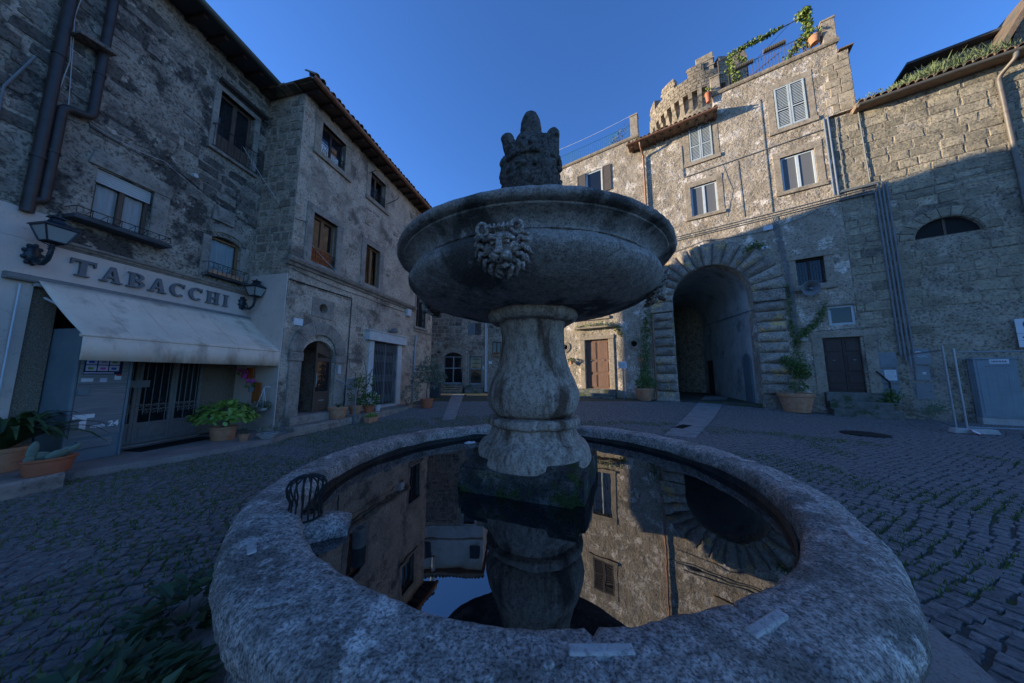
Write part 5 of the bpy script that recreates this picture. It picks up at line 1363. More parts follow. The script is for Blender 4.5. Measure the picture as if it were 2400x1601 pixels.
m.ball((-.085, -.06, 4.13), .095, .095, .13, 18, 12); m.ball((.08, -.06, 4.14), .088, .09, .13, 18, 12); m.ball((0, .08, 4.1), .1, .08, .13, 16, 10)
m.lathe([(.30, 3.9), (.27, 3.96), (.22, 4.03), (.16, 4.12), (.1, 4.25)], 18)
m.ball((.15, -.06, 4.12), .09, .09, .13, 14, 10); m.ball((-.15, -.02, 4.02), .08, .08, .08, 12, 8); m.ball((.02, -.13, 4.02), .09, .07, .08, 12, 8)
rl = random.Random(77)
for i in range(46):
    a = rl.uniform(0, 6.283); z = rl.uniform(3.62, 4.05); q = (.31 if z < 3.92 else .31 - (z - 3.92) * .7); m.ball((q * math.cos(a), q * math.sin(a), z), rl.uniform(.025, .055), rl.uniform(.025, .05), rl.uniform(.03, .06), 8, 6)
m.tube([(-.17, -.08, 3.95), (-.215, -.10, 4.02), (-.262, -.11, 4.13)], [.115, .092, .07], 12); m.ball((-.262, -.12, 4.14), .075, .065, .055, 12, 8); m.ball((-.30, -.13, 4.10), .03, .035, .026, 10, 8)
m.tube([(.17, -.06, 3.95), (.21, -.07, 4.05), (.235, -.07, 4.18)], [.12, .10, .075], 12); m.ball((.238, -.08, 4.21), .075, .075, .085, 12, 8); m.ball((.26, -.13, 4.17), .036, .045, .032, 10, 8)
m.tube([(0, .2, 3.95), (0, .23, 4.1), (.02, .25, 4.22)], [.1, .07, .05], 10)
m.ball((.29, .02, 3.93), .06, .09, .08, 10, 8)
me = remeshed(m, .007, 1); mk('finial_group', me, 'fountain_statue', F, smooth=70, rough=(.006, 16, .003, 45))

# ================================================================== awning
t = at('A', 'awning', -1.8, 0, 0, 'cream fabric awning with straight valance over the tobacconist doorway', 'awning')
ox = 1.8
m = MB(); nn = 40; kk = 10
s0, s1 = -3.52 + ox, -.07 + ox
vs = []
for i in range(nn + 1):
    q = i / nn; s = s0 + (s1 - s0) * q
    for j in range(kk + 1):
        w = j / kk; vs.append((s, -.17 - 1.13 * w, 3.17 - .93 * w - .035 * math.sin(math.pi * w) - .006 * math.sin(q * 37 + w * 2) * math.sin(math.pi * w)))
k = kk + 1; m.add(vs, [(i * k + j, i * k + j + 1, (i + 1) * k + j + 1, (i + 1) * k + j) for i in range(nn) for j in range(kk)])
o = m.build('canopy', 'awning', t, smooth=60); sd = o.modifiers.new('s', 'SOLIDIFY'); sd.thickness = .004
for i in range(1, 6):
    a_ = s0 + (s1 - s0) * i / 6
    MB().tube([(a_, -.17 - 1.13 * w, 3.174 - .93 * w - .035 * math.sin(math.pi * w)) for w in (0, .25, .5, .75, 1)], .004, 4).build('seam', 'awning', t)
MB().tube([(s0 - .02, -1.31, 2.225), (s1 + .02, -1.31, 2.225)], .028, 10).build('front_bar', 'awning', t, smooth=True)
m = MB(); vs = []
for i in range(81):
    q = i / 80; s = s0 + (s1 - s0) * q; d = .008 * math.sin(q * 60) + .006 * math.sin(q * 23)
    vs += [(s, -1.325, 2.215), (s, -1.33 + d, 2.02), (s, -1.33 + d * 1.6, 1.825)]
m.add(vs, [(i * 3 + j, i * 3 + j + 1, (i + 1) * 3 + j + 1, (i + 1) * 3 + j) for i in range(80) for j in range(2)])
o = m.build('valance', 'awning', t, smooth=60); sd = o.modifiers.new('s', 'SOLIDIFY'); sd.thickness = .004
for s in (s0 + .12, s1 - .12): pipe(t, [(s, -.1, 2.9), (s + (.25 if s < 0 else -.25), -.75, 2.5), (s, -1.3, 2.2)], .018, 'white_frame', 'folding_arm', 8)
MB().tube([(s0, -.1, 3.11), (s1, -.1, 3.11)], .04, 10).build('roller', 'white_frame', t, smooth=True)
pipe(t, [(s0 - .12, -.08, 3.08), (s0 - .12, -.1, 1.25)], .012, 'white_frame', 'crank_rod', 8)

# ================================================================== wall lanterns
def lantern(s, label):
    t = at('A', 'wall_lantern', s, 0, 0, label, 'lantern', 'wall lanterns beside the shop sign')
    m = MB(); m.ball((0, -.07, 3.60), .085, .05, .17, 12, 8)
    for i in range(9): m.ball((.085 * math.cos(i * .7), -.07, 3.6 + .16 * math.sin(i * .7)), .03, .035, .035, 8, 6)
    m.build('wall_plate', 'lantern_metal', t, smooth=True)
    m = MB(); m.tube([(0, -.1, 3.52), (0, -.2, 3.44), (0, -.32, 3.43), (0, -.42, 3.50), (0, -.46, 3.62), (0, -.46, 3.72)], [.03, .035, .035, .032, .03, .028], 10)
    for i in range(3): m.ring([(.03, .0), (.045, .008), (.03, .016)], 12, (0, -.46, 3.66 + .03 * i))
    spiralp = [(0, -.2 - .05 * math.cos(a * .6), 3.5 + .05 * math.sin(a * .6)) for a in range(14)]; m.tube(spiralp, .012, 6)
    m.build('bracket', 'lantern_metal', t, smooth=True)
    c_ = (0, -.46)
    def sq(hw, z): return [(c_[0] - hw, c_[1] - hw, z), (c_[0] + hw, c_[1] - hw, z), (c_[0] + hw, c_[1] + hw, z), (c_[0] - hw, c_[1] + hw, z)]
    m = MB(); lo, hi = sq(.095, 3.79), sq(.165, 4.03)
    for i in range(4):
        m.tube([lo[i], hi[i]], .011, 6); m.tube([lo[i], lo[(i + 1) % 4]], .011, 6); m.tube([hi[i], hi[(i + 1) % 4]], .013, 6); m.tube([(0, -.46, 3.72), lo[i]], .008, 5)
    m.build('frame', 'lantern_metal', t, smooth=True)
    m = MB(); a, b = sq(.09, 3.8), sq(.16, 4.02); m.add(a + b, [(i, (i + 1) % 4, (i + 1) % 4 + 4, i + 4) for i in range(4)]); m.build('glass', 'lantern_glass', t)
    m = MB(); rings = [sq(.19, 4.03), sq(.185, 4.055), sq(.09, 4.12), sq(.07, 4.135), sq(.05, 4.19), sq(.08, 4.205), sq(.075, 4.225), sq(.015, 4.25)]
    m.add([p for q in rings for p in q], [(i * 4 + j, i * 4 + (j + 1) % 4, (i + 1) * 4 + (j + 1) % 4, (i + 1) * 4 + j) for i in range(7) for j in range(4)] + [(3, 2, 1, 0), (28, 29, 30, 31)])
    m.ball((0, -.46, 4.27), .018, n=8, m=6); m.build('roof', 'lantern_metal', t)
lantern(-3.58, 'dark four sided lantern left of the shop letters under the drain pipes')
lantern(-.27, 'dark four sided lantern right of the shop letters near the house corner')

# ================================================================== vending machine
t = at('A', 'vending_machine', -2.86, 0, .1, 'blue grey vending machine with touch panel beside the shop door', 'vending machine')
m = MB(); m.box(-.34, .34, -.6, .2, 0, 2.3); m.box(-.34, -.3, -.625, -.6, 0, 2.3).box(.30, .34, -.625, -.6, 0, 2.3); m.build('cabinet', 'kiosk', t, bevel=.012)
MB().box(-.29, .29, -.612, -.601, .42, 1.32).build('steel_panel', 'kiosk_steel', t); MB().box(-.29, .29, -.614, -.601, 1.33, 2.0).build('control_panel', 'kiosk_steel', t, bevel=.004)
sc_ = MB().box(-.25, .2, -.622, -.614, 1.50, 1.80).build('screen', 'print_dark', t)
for i in range(3):
    for j in range(2): MB().box(-.235 + i * .135, -.115 + i * .135, -.626, -.622, 1.56 + j * .115, 1.66 + j * .115).build('screen_tile', ('scr_lilac', 'scr_a')[0], sc_)
for i, (cx, cz, mm) in enumerate(((-.18, 1.72, 'sign_blue'), (-.04, 1.72, 'scr_a'), (.09, 1.72, 'leaf_bright'), (-.18, 1.605, 'leaf_bright'), (-.04, 1.605, 'petal_pink'), (.09, 1.605, 'sign_blue'))): MB().box(cx - .03, cx + .03, -.629, -.626, cz - .02, cz + .02).build('screen_icon', mm, sc_)
MB().box(-.25, .1, -.626, -.622, 1.515, 1.535).build('screen_bar', 'scr_lilac', sc_)
MB().box(-.26, -.13, -.624, -.614, 1.37, 1.43).build('price_label', 'paper', t); MB().box(-.05, .03, -.624, -.614, 1.36, 1.43).build('sticker', 'scr_lilac', t); MB().box(.12, .2, -.624, -.614, 1.40, 1.48).build('sticker', 'paper', t)
MB().box(.14, .2, -.625, -.615, 1.47, 1.5).build('sticker', 'sign_red', t)
for i in range(4): MB().box(-.12 + i * .1, -.06 + i * .1, -.626, -.614, 1.86 + .03 * (i % 2), 1.93).build('slot', 'iron', t)
MB().box(-.28, -.16, -.64, -.612, 1.14, 1.24).build('lock', 'kiosk', t, bevel=.005)
MB().box(-.2, .2, -.635, -.601, .22, .36).build('tray', 'kiosk_steel', t, bevel=.005)
text('T', .33, (-.27, -.615, .56), t, 'print_white', sx=1.05, bold=.02); text('ouch', .085, (-.075, -.615, .56), t, 'print_white', sx=1.0, bold=.002); text('24', .13, (.13, -.615, .56), t, 'print_white', sx=1.0, bold=.004)

# ================================================================== plants and pots, left side
def mound(t, name, mat, c, rx, ry, rz, n, l, w, seed, **k): return crown(MB(), c, rx, ry, rz, n, l, w, seed, **k).build(name, mat, t, fix=False)
stp = at('A', 'stone_step', -6.0, 0, 0, 'long stone step carrying pots at the left edge', 'step')
stone_step(stp, -3.0, 2.34, -1.72, -.06, -.1, .2, 'trim', 'step_block')
# cactus bowl
p = W('A', -3.74, 1.56, .205)
t = potted('potted_cactus', 'oval red planter of flat cactus pads on the stone step', p, .18, .15, .22, 'terracotta_red', sx=1.3, sy=.9, rz=FR['A'][2])
m = MB(); r = random.Random(3)
for (x, y, z, a, b, rt_) in ((-.15, 0, .34, .05, .13, .1), (-.06, .02, .25, .10, .06, .3), (.04, -.03, .25, .10, .06, -.3), (.13, .02, .26, .06, .09, .8), (.2, 0, .30, .04, .09, .9), (-.18, -.03, .23, .05, .05, 0)):
    m.ball((x, y, z), a, .02, b, 14, 10, Matrix.Rotation(rt_, 3, 'Y'))
m.build('cactus_pads', 'leaf_cactus', t, smooth=True)
# broad-leaved plant at the frame edge
p = W('A', -3.78, .75, .205)
t = potted('potted_aspidistra', 'large dark strap leaved plant in a pot against the shop wall', p, .24, .18, .34, 'terracotta')
m = MB(); r = random.Random(5)
for i in range(70):
    a = r.uniform(0, 6.283); L_ = r.uniform(.75, 1.2); e = r.uniform(.6, 1.3); w = r.uniform(.07, .11); pts = []
    for j in range(7):
        q = j / 6; hr = L_ * q * math.cos(e) + .12 * q * q; pts.append(Vector((hr * math.cos(a), hr * math.sin(a), .3 + L_ * (math.sin(e) * q - .55 * q * q * q))))
    sdv = Vector((-math.sin(a), math.cos(a), 0)); o0 = len(m.v); vs = []
    for j, c_ in enumerate(pts):
        ww = w * math.sin(math.pi * min(1, .12 + .88 * j / 6)) * .5 + .004
        vs += [c_ - sdv * ww, c_ + Vector((0, 0, -.25 * ww)), c_ + sdv * ww]
    m.add(vs, [(j * 3 + k, j * 3 + k + 1, (j + 1) * 3 + k + 1, (j + 1) * 3 + k) for j in range(6) for k in range(2)])
m.build('leaves', 'leaf_dark', t, smooth=60, fix=False)
# bright leafy plant by the shop door
t = potted('potted_hydrangea', 'big bright green leafy bush in clay pot under the awning', (-6.72, 6.82, .1), .24, .2, .3)
m = MB(); r = random.Random(6)
for i in range(420):
    d = rdir(r); d.z = abs(d.z) * .95 - .15; q = r.uniform(.75, 1.0); p = Vector((d.x * .56 * q, d.y * .56 * q, .52 + d.z * .42 * q))
    o_ = Vector((d.x, d.y, .25 + .5 * max(0, d.z))).normalized(); x = o_.cross(Vector((r.uniform(-.3, .3), r.uniform(-.3, .3), 1))).normalized(); y = x.cross(o_); L_ = r.uniform(.10, .16); w = L_ * .8
    out = (o_ * .5 + Vector((0, 0, -.45)) + rdir(r) * .35).normalized(); nrm = x.cross(out)
    a = p; vs = [a, a + out * L_ * .3 + x * w * .45 + nrm * .012, a + out * L_ * .7 + x * w * .4 + nrm * .008, a + out * L_, a + out * L_ * .7 - x * w * .4 + nrm * .008, a + out * L_ * .3 - x * w * .45 + nrm * .012, a + out * L_ * .5]
    m.add(vs, [(0, 1, 6), (1, 2, 6), (2, 3, 6), (3, 4, 6), (4, 5, 6), (5, 0, 6)])
m.build('foliage', 'leaf_bright', t, smooth=60, fix=False); stems(MB(), (0, 0, .26), [(.3 * math.cos(a), .3 * math.sin(a), .6) for a in range(0, 6)], .012, 3).build('stem', 'bark', t)
t = potted('potted_seedling', 'small clay pot with a dark sprig right of the leafy bush', (-6.1, 6.68, .1), .1, .07, .15); mound(t, 'foliage', 'leaf_dark', (0, 0, .2), .06, .06, .07, 40, .05, .025, 4)
t = potted('planter_bowl', 'low pale bowl with withered plant at the house corner', (-5.82, 6.98, .1), .2, .13, .11, 'concrete'); mound(t, 'foliage', 'leaf_dry', (0, 0, .16), .16, .16, .09, 90, .1, .02, 8, up=.8)
# things hung on the plastered end wall
def bloc(y, z, off=.04): return W('B', -off, -y, z)
for k, (y, z0, z1, lab) in enumerate(((.62, .83, 1.38, 'orange wooden slat rack with pink flowers, the lower one on the end wall'), (.92, 1.48, 1.78, 'orange wooden slat rack, the upper one under the awning edge'))):
    t = empty('flower_rack', bloc(y, z0), FR['B'][2], lab, 'plant rack', 'wooden racks on the end wall')
    for i in range(2): MB().box(-.07 - .0 * i, -.04, -.13 + i * .14, -.01 + i * .14, 0, z1 - z0).build('slat', 'red_cloth', t)
    MB().box(-.038, -.0, -.14, .14, .03, .07).build('batten', 'wood_brown', t)
    m = MB().lathe([(.05, 0), (.07, .12)], 12, (-.13, .08, .02 if k else .3)); m.build('pot', 'petal_pink' if k else 'wood_blue', t)
    mound(t, 'foliage', 'leaf', (-.15, .1, .16 if k else .48), .1, .1, .09, 70, .05, .035, 11 + k)
    m = MB(); rr = random.Random(k)
    for i in range(26): m.ball((-.15 + rr.uniform(-.08, .05), .1 + rr.uniform(-.12, .12), (.2 if k else .58) + rr.uniform(-.04, .06)), .022, n=6, m=4)
    m.build('flowers', 'petal_pink', t)
t = empty('hanging_basket', bloc(.25, .62, .2), 0, 'hanging basket on white cords beside the house corner', 'hanging basket')
MB().lathe([(.03, 0), (.12, .04), (.13, .1), (.11, .1), (.1, .05)], 18).build('basket', 'concrete', t, smooth=True)
m = MB()
for i in range(3): m.tube([(.12 * math.cos(i * 2.1), .12 * math.sin(i * 2.1), .1), (.02, 0, .62)], .006, 5)
m.build('cords', 'paper', t); mound(t, 'foliage', 'leaf_dry', (0, 0, .15), .17, .17, .1, 140, .09, .04, 13)
MB().tube([(.02, 0, .62), (.06, .0, .66), (.16, .04, .64)], .01, 6).build('hook', 'paper', t)
# flower boxes on the small balcony of the tobacconist
t = at('A', 'flower_box', -.78, .12, 4.135, 'terracotta window box with sprigs on the little balcony', 'flower box')
MB().box(-.36, .36, -.055, .055, 0, .13).build('box', 'terracotta', t, bevel=.01); mound(t, 'foliage', 'leaf_olive', (-.1, 0, .2), .22, .06, .1, 90, .07, .02, 14)
t = at('A', 'door_grating', -1.7, .55, .102, 'dark metal foot grating in front of the shop gate', 'grating')
m = MB(); m.box(-.62, .62, -.22, -.2, 0, .02).box(-.62, .62, .2, .22, 0, .02)
for i in range(32): m.box(-.62 + i * .0395, -.605 + i * .0395, -.2, .2, 0, .016)
m.build('grid', 'iron', t)
# pots along the arched-door house
def bp(name, label, s, off, z, *a, **k): return potted(name, label, W('B', s, off, z), *a, **k)
t = bp('potted_agave', 'wide clay pot with spiky stubs on the doorstep', 1.62, .42, .205, .28, .2, .36)
m = MB(); r = random.Random(4)
for i in range(9): a = i * .7; m.leaf(Vector((0, 0, .32)), Vector((math.cos(a), math.sin(a), .9)), Vector((0, 0, 1)), r.uniform(.2, .3), .035)
m.build('leaves', 'leaf_dark', t, fix=False)
t = bp('potted_rose', 'clay pot with a bare branching rose shrub beside the handrail', 2.42, .38, .255, .22, .15, .28)
m = stems(MB(), (0, 0, .25), [(-.35, .1, 2.0), (.4, .1, 2.2), (.6, -.1, 1.9), (.1, .2, 1.6), (.75, .0, 1.75)], .022, 5, 5); m.build('stem', 'bark', t, smooth=True)
m = crown(MB(), (.05, .0, .75), .3, .3, .5, 260, .09, .055, 15, gaps=-.25); crown(m, (.3, 0, 1.1), .32, .2, .22, 90, .09, .055, 16); m.build('foliage', 'leaf', t, fix=False)
t = bp('potted_shrub', 'clay pot with small green and white leaved shrub', 2.78, .62, .255, .19, .14, .25, 'terracotta_red'); m = crown(MB(), (0, 0, .44), .33, .33, .25, 460, .09, .05, 17); m.build('foliage', 'leaf', t, fix=False); mound(t, 'pale_leaves', 'petal_white', (0, 0, .46), .34, .34, .25, 120, .06, .035, 18)
t = bp('potted_flower', 'white pot with red flower next to the folding gate', 3.22, .62, .255, .13, .1, .22, 'plastic_white'); m = MB(); r = random.Random(7)
for i in range(26): a = r.uniform(0, 6.28); m.leaf(Vector((0, 0, .2)), Vector((math.cos(a) * .5, math.sin(a) * .5, 1)), Vector((0, 0, 1)), r.uniform(.3, .45), .035)
m.build('leaves', 'leaf_dark', t, fix=False)
m = MB(); [m.ball((.08 + .03 * math.cos(i), .0 + .03 * math.sin(i), .56), .03, .03, .022, 8, 6) for i in range(6)]; m.build('flowers', 'petal_red', t); MB().ball((-.06, 0, .62), .04, .03, .04, 8, 6).build('white_flower', 'petal_white', t)
t = empty('planter_trough', W('B', 2.3, 1.12, 0), FR['B'][2] + .1, 'rectangular clay trough with low greenery on the cobbles', 'planter'); m = MB(); m.add([(-.23, -.08, 0), (.23, -.08, 0), (.23, .08, 0), (-.23, .08, 0), (-.27, -.1, .17), (.27, -.1, .17), (.27, .1, .17), (-.27, .1, .17)], [(0, 3, 2, 1), (4, 5, 6, 7), (0, 1, 5, 4), (1, 2, 6, 5), (2, 3, 7, 6), (3, 0, 4, 7)]); m.build('trough', 'terracotta', t, bevel=.01)
mound(t, 'foliage', 'leaf_bright', (0, 0, .2), .23, .09, .08, 140, .07, .04, 19)
t = potted('potted_bush', 'small pot with grey green bush at the end of the shop step', (-4.42, 12.6, gh(-4.4, 12.6)), .13, .1, .22); mound(t, 'foliage', 'leaf_olive', (0, 0, .55), .36, .36, .42, 380, .11, .045, 20, gaps=-.25)
t = potted('potted_olive', 'young olive tree in ribbed red pot standing on the cobbles', (-3.72, 12.66, gh(-3.7, 12.6)), .27, .2, .4, 'terracotta_red', cat='potted tree')
m = stems(MB(), (0, 0, .35), [(.05, 0, 1.5)], .03, 8, 3); stems(m, (.03, 0, 1.15), [(-.35, .1, 1.7), (.35, -.1, 1.75), (.15, .2, 2.0), (-.15, -.1, 1.95), (.5, .1, 1.5)], .014, 9); m.build('trunk', 'bark', t, smooth=True)
m = MB()
for k, c_ in enumerate(((-.3, .05, 1.6), (.32, -.05, 1.65), (.05, .1, 1.95), (0, -.1, 1.45), (.5, .1, 1.35), (-.45, 0, 1.2), (.25, 0, 1.1))): crown(m, c_,   .30, .30, .28, 300, .12, .04, 30 + k, gaps=-.15, shell=.15)
m.build('crown', 'leaf_olive', t, fix=False)
# slatted planter with bush in the far corner
t = empty('slatted_planter', (-4.75, 16.5, gh(-4.7, 16.5)), .1, 'dark slatted planter with a grey bush in the far corner', 'planter')
for i in range(16): MB().box(-.6 + i * .077, -.545 + i * .077, -.32, -.29, 0, .85).build('slat', 'roof_dark', t)
MB().box(-.6, .62, -.285, .3, .02, .8).build('planter_box', 'roof_dark', t); m = MB()
for k, c_ in enumerate(((-.3, 0, 1.05), (.25, 0, 1.2), (.1, .1, 1.55), (.5, 0, 1.0))): crown(m, c_, .38, .32, .35, 260, .13, .055, 50 + k, shell=.2)
m.build('foliage', 'leaf_olive', t, fix=False)
t = empty('window_flowers', (-1.12, 20.62, 2.9), 0, 'little red flowered window box on the far house', 'flower box'); MB().box(-.3, .3, -.1, .02, 0, .12).build('box', 'terracotta', t); mound(t, 'foliage', 'leaf', (0, -.05, .16), .3, .1, .1, 60, .07, .04, 22); m = MB(); [m.ball((-.25 + i * .06, -.1, .2 + .05 * (i % 3)), .03, n=6, m=4) for i in range(9)]; m.build('flowers', 'petal_red', t)
# handrail by the arched door
t = empty('handrail', W('B', 2.02, .70, 0), FR['B'][2], 'grey pipe handrail at the arched doorway steps', 'handrail'); MB().tube([(0, 0, 0), (0, 0, 1.08), (-.02, .05, 1.13), (-.32, .5, 1.42)], .022, 8).build('rail', 'conduit', t, smooth=True); MB().lathe([(.06, 0), (.06, .02), (.02, .03)], 12).build('foot', 'conduit', t)
# leafy bushes at the foot of the basin
for (x, y, rx, ry, rz, nn_, sd, lab) in ((-1.86, 1.42, .42, .32, .22, 330, 61, 'dark glossy leaved bush at the bottom left corner'), (-2.12, 2.02, .22, .2, .2, 120, 62, 'small dark leafy plant against the basin wall on the left')):
    t = empty('leafy_bush', (x, y, 0), 0, lab, 'bush', 'bushes at the foot of the basin'); m = MB(); r = random.Random(sd)
    for i in range(nn_):
        d = rdir(r); d.z = abs(d.z); q = r.uniform(.5, 1.0); p_ = Vector((d.x * rx * q, d.y * ry * q, .04 + d.z * rz * q)); m.leaf(p_, Vector((d.x + r.uniform(-.6, .6), d.y + r.uniform(-.6, .6), r.uniform(-.15, .35))), Vector((r.uniform(-.4, .4), r.uniform(-.4, .4), 1)), r.uniform(.09, .15), r.uniform(.045, .07), .2)
    m.build('foliage', 'leaf_dark', t, fix=False); stems(MB(), (0, 0, 0), [(rx * .6 * math.cos(a), ry * .6 * math.sin(a), rz * .7) for a in range(6)], .008, sd).build('stem', 'bark', t)
t = empty('grass_tuft', (-1.42, 1.15, 0), 0, 'green grass tuft growing at the basin foot in the foreground', 'grass tuft'); m = MB(); r = random.Random(1)
for i in range(60): a = r.uniform(0, 6.28); m.leaf(Vector((r.uniform(-.05, .05), r.uniform(-.05, .05), 0)), Vector((.4 * math.cos(a), .4 * math.sin(a), 1)), rdir(r), r.uniform(.12, .26), .012)
m.build('blades', 'grass', t, fix=False)

# ================================================================== right side objects
t = potted('potted_creeper', 'clay pot with creeper climbing the left pier of the arch', (6.75, 14.75, gh(6.7, 14.7)), .44, .32, .62)
m = MB(); r = random.Random(12); base = Vector((0, 0, .55)); top = W('D', -6.95, .08, 4.9) - Vector((6.75, 14.75, gh(6.7, 14.7)))
for i in range(9):
    pts = [base + Vector((r.uniform(-.2, .2), r.uniform(-.1, .1), 0))]; e = top + Vector((r.uniform(-.45, .3), r.uniform(-.1, .25), r.uniform(-2.6, .2)))
    w1 = W('D', -7.2 + r.uniform(-.3, .4), .06, 1.6) - Vector((6.75, 14.75, gh(6.7, 14.7))); pts += [w1, w1.lerp(e, .5) + Vector((r.uniform(-.1, .1), 0, 0)), e]
    m.tube(pts, .011, 5); 
m.build('stem', 'leaf_dry', t)
m = MB(); vine_leaves(m, [base, W('D', -7.2, .12, 1.7) - Vector((6.75, 14.75, .3)), W('D', -7.1, .12, 3.2) - Vector((6.75, 14.75, .3)), top], .36, 1100, .12, .08, 23); crown(m, (0.1, -.05, .85), .5, .45, .35, 420, .1, .055, 24); m.build('foliage', 'leaf', t, fix=False)
bx, by = 11.5, 11.72; t = potted('potted_topiary', 'big clay pot with twisted stem shrub right of the arch', (bx, by, gh(bx, by)), .56, .40, .76)
m = MB(); m.tube([(0, 0, .68), (.08, .05, .9), (-.12, .08, 1.1), (-.14, .1, 1.3), (.05, .1, 1.45), (.1, .12, 1.65), (.2, .15, 1.8)], [.035, .03, .028, .026, .025, .022, .02], 8); m.build('trunk', 'bark', t, smooth=True)
m = MB()
for k, c_ in enumerate(((.2, .15, 1.85), (.45, .05, 1.75), (.0, .2, 2.05), (.3, .1, 1.55), (.5, .1, 1.5))): crown(m, c_, .26, .24, .22, 260, .075, .045, 70 + k, shell=.2)
crown(m, (.2, .05, 1.0), .34, .26, .16, 200, .08, .05, 79); m.build('crown', 'leaf', t, fix=False)
# ivy
def ivy(label, pts, spread, n_, sd, mat='leaf', l=.09):
    P0 = W('D', *pts[0]); t = empty('ivy', P0, 0, label, 'ivy', 'ivy on the arch house'); Q = [W('D', *p) - P0 for p in pts]
    MB().tube(Q, .012, 5).build('stem', 'bark', t); vine_leaves(MB(), Q, spread, n_, l, l * .8, sd).build('foliage', mat, t, fix=False)
ivy('ivy trail running up beside the right pier to the small window', [(-1.2, .05, 1.9), (-1.25, .05, 2.9), (-.95, .05, 3.4), (-.55, .05, 3.75), (-.3, .05, 4.5)], .17, 620, 81)
ivy('ivy strand beside the cables at the impost of the arch', [(-1.33, .12, 2.9), (-1.36, .14, 4.0), (-1.35, .14, 5.5)], .14, 260, 82)
ivy('tuft of ivy on the right shoulder of the arch', [(-2.7, .2, 7.25), (-2.3, .22, 7.5), (-2.0, .16, 7.35)], .16, 170, 83)
ivy('weeds growing along the hood over the left door', [(-10.9, .15, 4.45), (-9.6, .15, 4.5), (-8.6, .15, 4.4), (-8.3, .1, 3.8)], .2, 420, 84, 'leaf_autumn')
ivy('green weed beside the steps of the dark door', [(.85, .3, .45), (1.0, .35, .75), (1.05, .3, .95)], .24, 300, 85)
ivy('low weed behind the mesh fence under the meter boxes', [(1.75, .2, .25), (1.95, .25, .45), (2.1, .2, .4)], .18, 170, 86)
ivy('plant growing on the roof edge beside the low terrace', [(-7.3, .2, 14.95), (-6.6, .1, 15.0), (-6.2, .0, 14.95)], .2, 260, 87, 'leaf_autumn', .13)
# terrace greenery
t = at('D', 'terrace_vine', -1.0, -.1, 15.95, 'yellow green vine trained along the terrace pergola', 'vine')
m = MB(); vine_leaves(m, [(-1.5, 0, 1.85), (-.5, 0, 1.9), (.5, 0, 1.95)], .12, 520, .10, .085, 91); vine_leaves(m, [(-1.45, 0, 1.8), (-1.5, 0, 1.2), (-1.35, 0, .6), (-1.3, 0, .05)], .22, 330, .12, .1, 92); vine_leaves(m, [(1.1, 0, 2.0), (1.35, .02, 2.2), (1.35, .05, 1.4), (1.3, .05, .4)], .19, 650, .13, .11, 93); vine_leaves(m, [(.5, .05, 0.2), (.9, .05, .6), (1.1, .05, 1.0)], .2, 240, .12, .09, 94); vine_leaves(m, [(-1.2, .05, 1.6), (-.95, .05, 1.3), (-.9, .05, .9)], .12, 90, .12, .1, 95)
m.build('foliage', 'leaf_autumn', t, fix=False); vine_leaves(vine_leaves(MB(), [(-1.5, 0, 1.82), (-.5, 0, 1.87), (.5, 0, 1.92)], .1, 160, .1, .08, 191), [(1.1, .03, 2.0), (1.35, .05, 2.1), (1.35, .07, 1.4), (1.3, .07, .4)], .17, 260, .1, .08, 193).build('dark_leaves', 'leaf', t, fix=False); stems(MB(), (1.3, .05, 0), [(1.35, .05, 2.1), (.9, .05, .9)], .025, 4).build('stem', 'bark', t)
t = potted('terrace_pot', 'clay pot hung behind the terrace railing by the corner pier', W('D', .45, .02, 16.2), .2, .14, .32); mound(t, 'foliage', 'leaf_autumn', (0, 0, .5), .2, .2, .22, 120, .1, .06, 96)
t = at('D', 'dry_plant', -7.9, -.12, 15.5, 'dry orange plant behind the green terrace railing', 'plant'); m = MB(); vine_leaves(m, [(-.5, 0, .1), (-.2, 0, .5), (.3, 0, .9)], .28, 150, .1, .06, 97); m.build('foliage', 'leaf_dry', t, fix=False); stems(MB(), (0, 0, 0), [(-.5, 0, .6), (.1, 0, .8), (.4, 0, 1.1), (-.2, 0, .7)], .014, 98).build('stem', 'wood_red', t)
t = potted('terrace_pot', 'clay pot on the parapet edge nearest the tower', W('D', -3.5, .12, 15.5), .14, .1, .5, 'terracotta_red'); mound(t, 'foliage', 'leaf_autumn', (0, 0, .6), .16, .16, .16, 70, .1, .06, 99)
# hanging pots on the wall by the left door
for s, z, lab in ((-7.35, 2.25, 'small clay wall pot right of the information sign'), (-11.25, 2.2, 'small wall pot with green plant left of the red door')):
    t = at('D', 'wall_pot', s, .18, z, lab, 'wall pot', 'pots hung on the wall'); MB().lathe([(.06, 0), (.13, .16), (.15, .2), (.12, .2)], 14).build('pot', 'terracotta', t, smooth=True); mound(t, 'foliage', 'leaf', (0, 0, .26), .2 if s < -9 else .08, .16, .1, 110 if s < -9 else 20, .1, .05, int(-s * 3)); MB().tube([(0, .18, .15), (0, .1, .15)], .01, 5).build('hook', 'iron', t)
# information sign
t = at('D', 'information_sign', -8.22, .45, gh(7, 15), 'small white information panel on a thin grey post', 'sign'); MB().tube([(0, 0, 0), (0, 0, 1.75)], .035, 8).build('post', 'cabinet', t); pn = MB().box(-.22, .22, -.05, -.03, 1.62, 2.0).build('panel', 'scr_lilac', t); pn.data.materials[0] = MATS['paper']
for i in range(6): MB().box(-.18, .17 - .05 * (i % 2), -.052, -.0505, 1.67 + i * .04, 1.68 + i * .04).build('text_line', 'box_grey', pn)
for s in (-.19, .19): MB().box(s - .02, s + .02, -.053, -.0505, 1.94, 1.98).build('emblem', 'sign_red', pn)
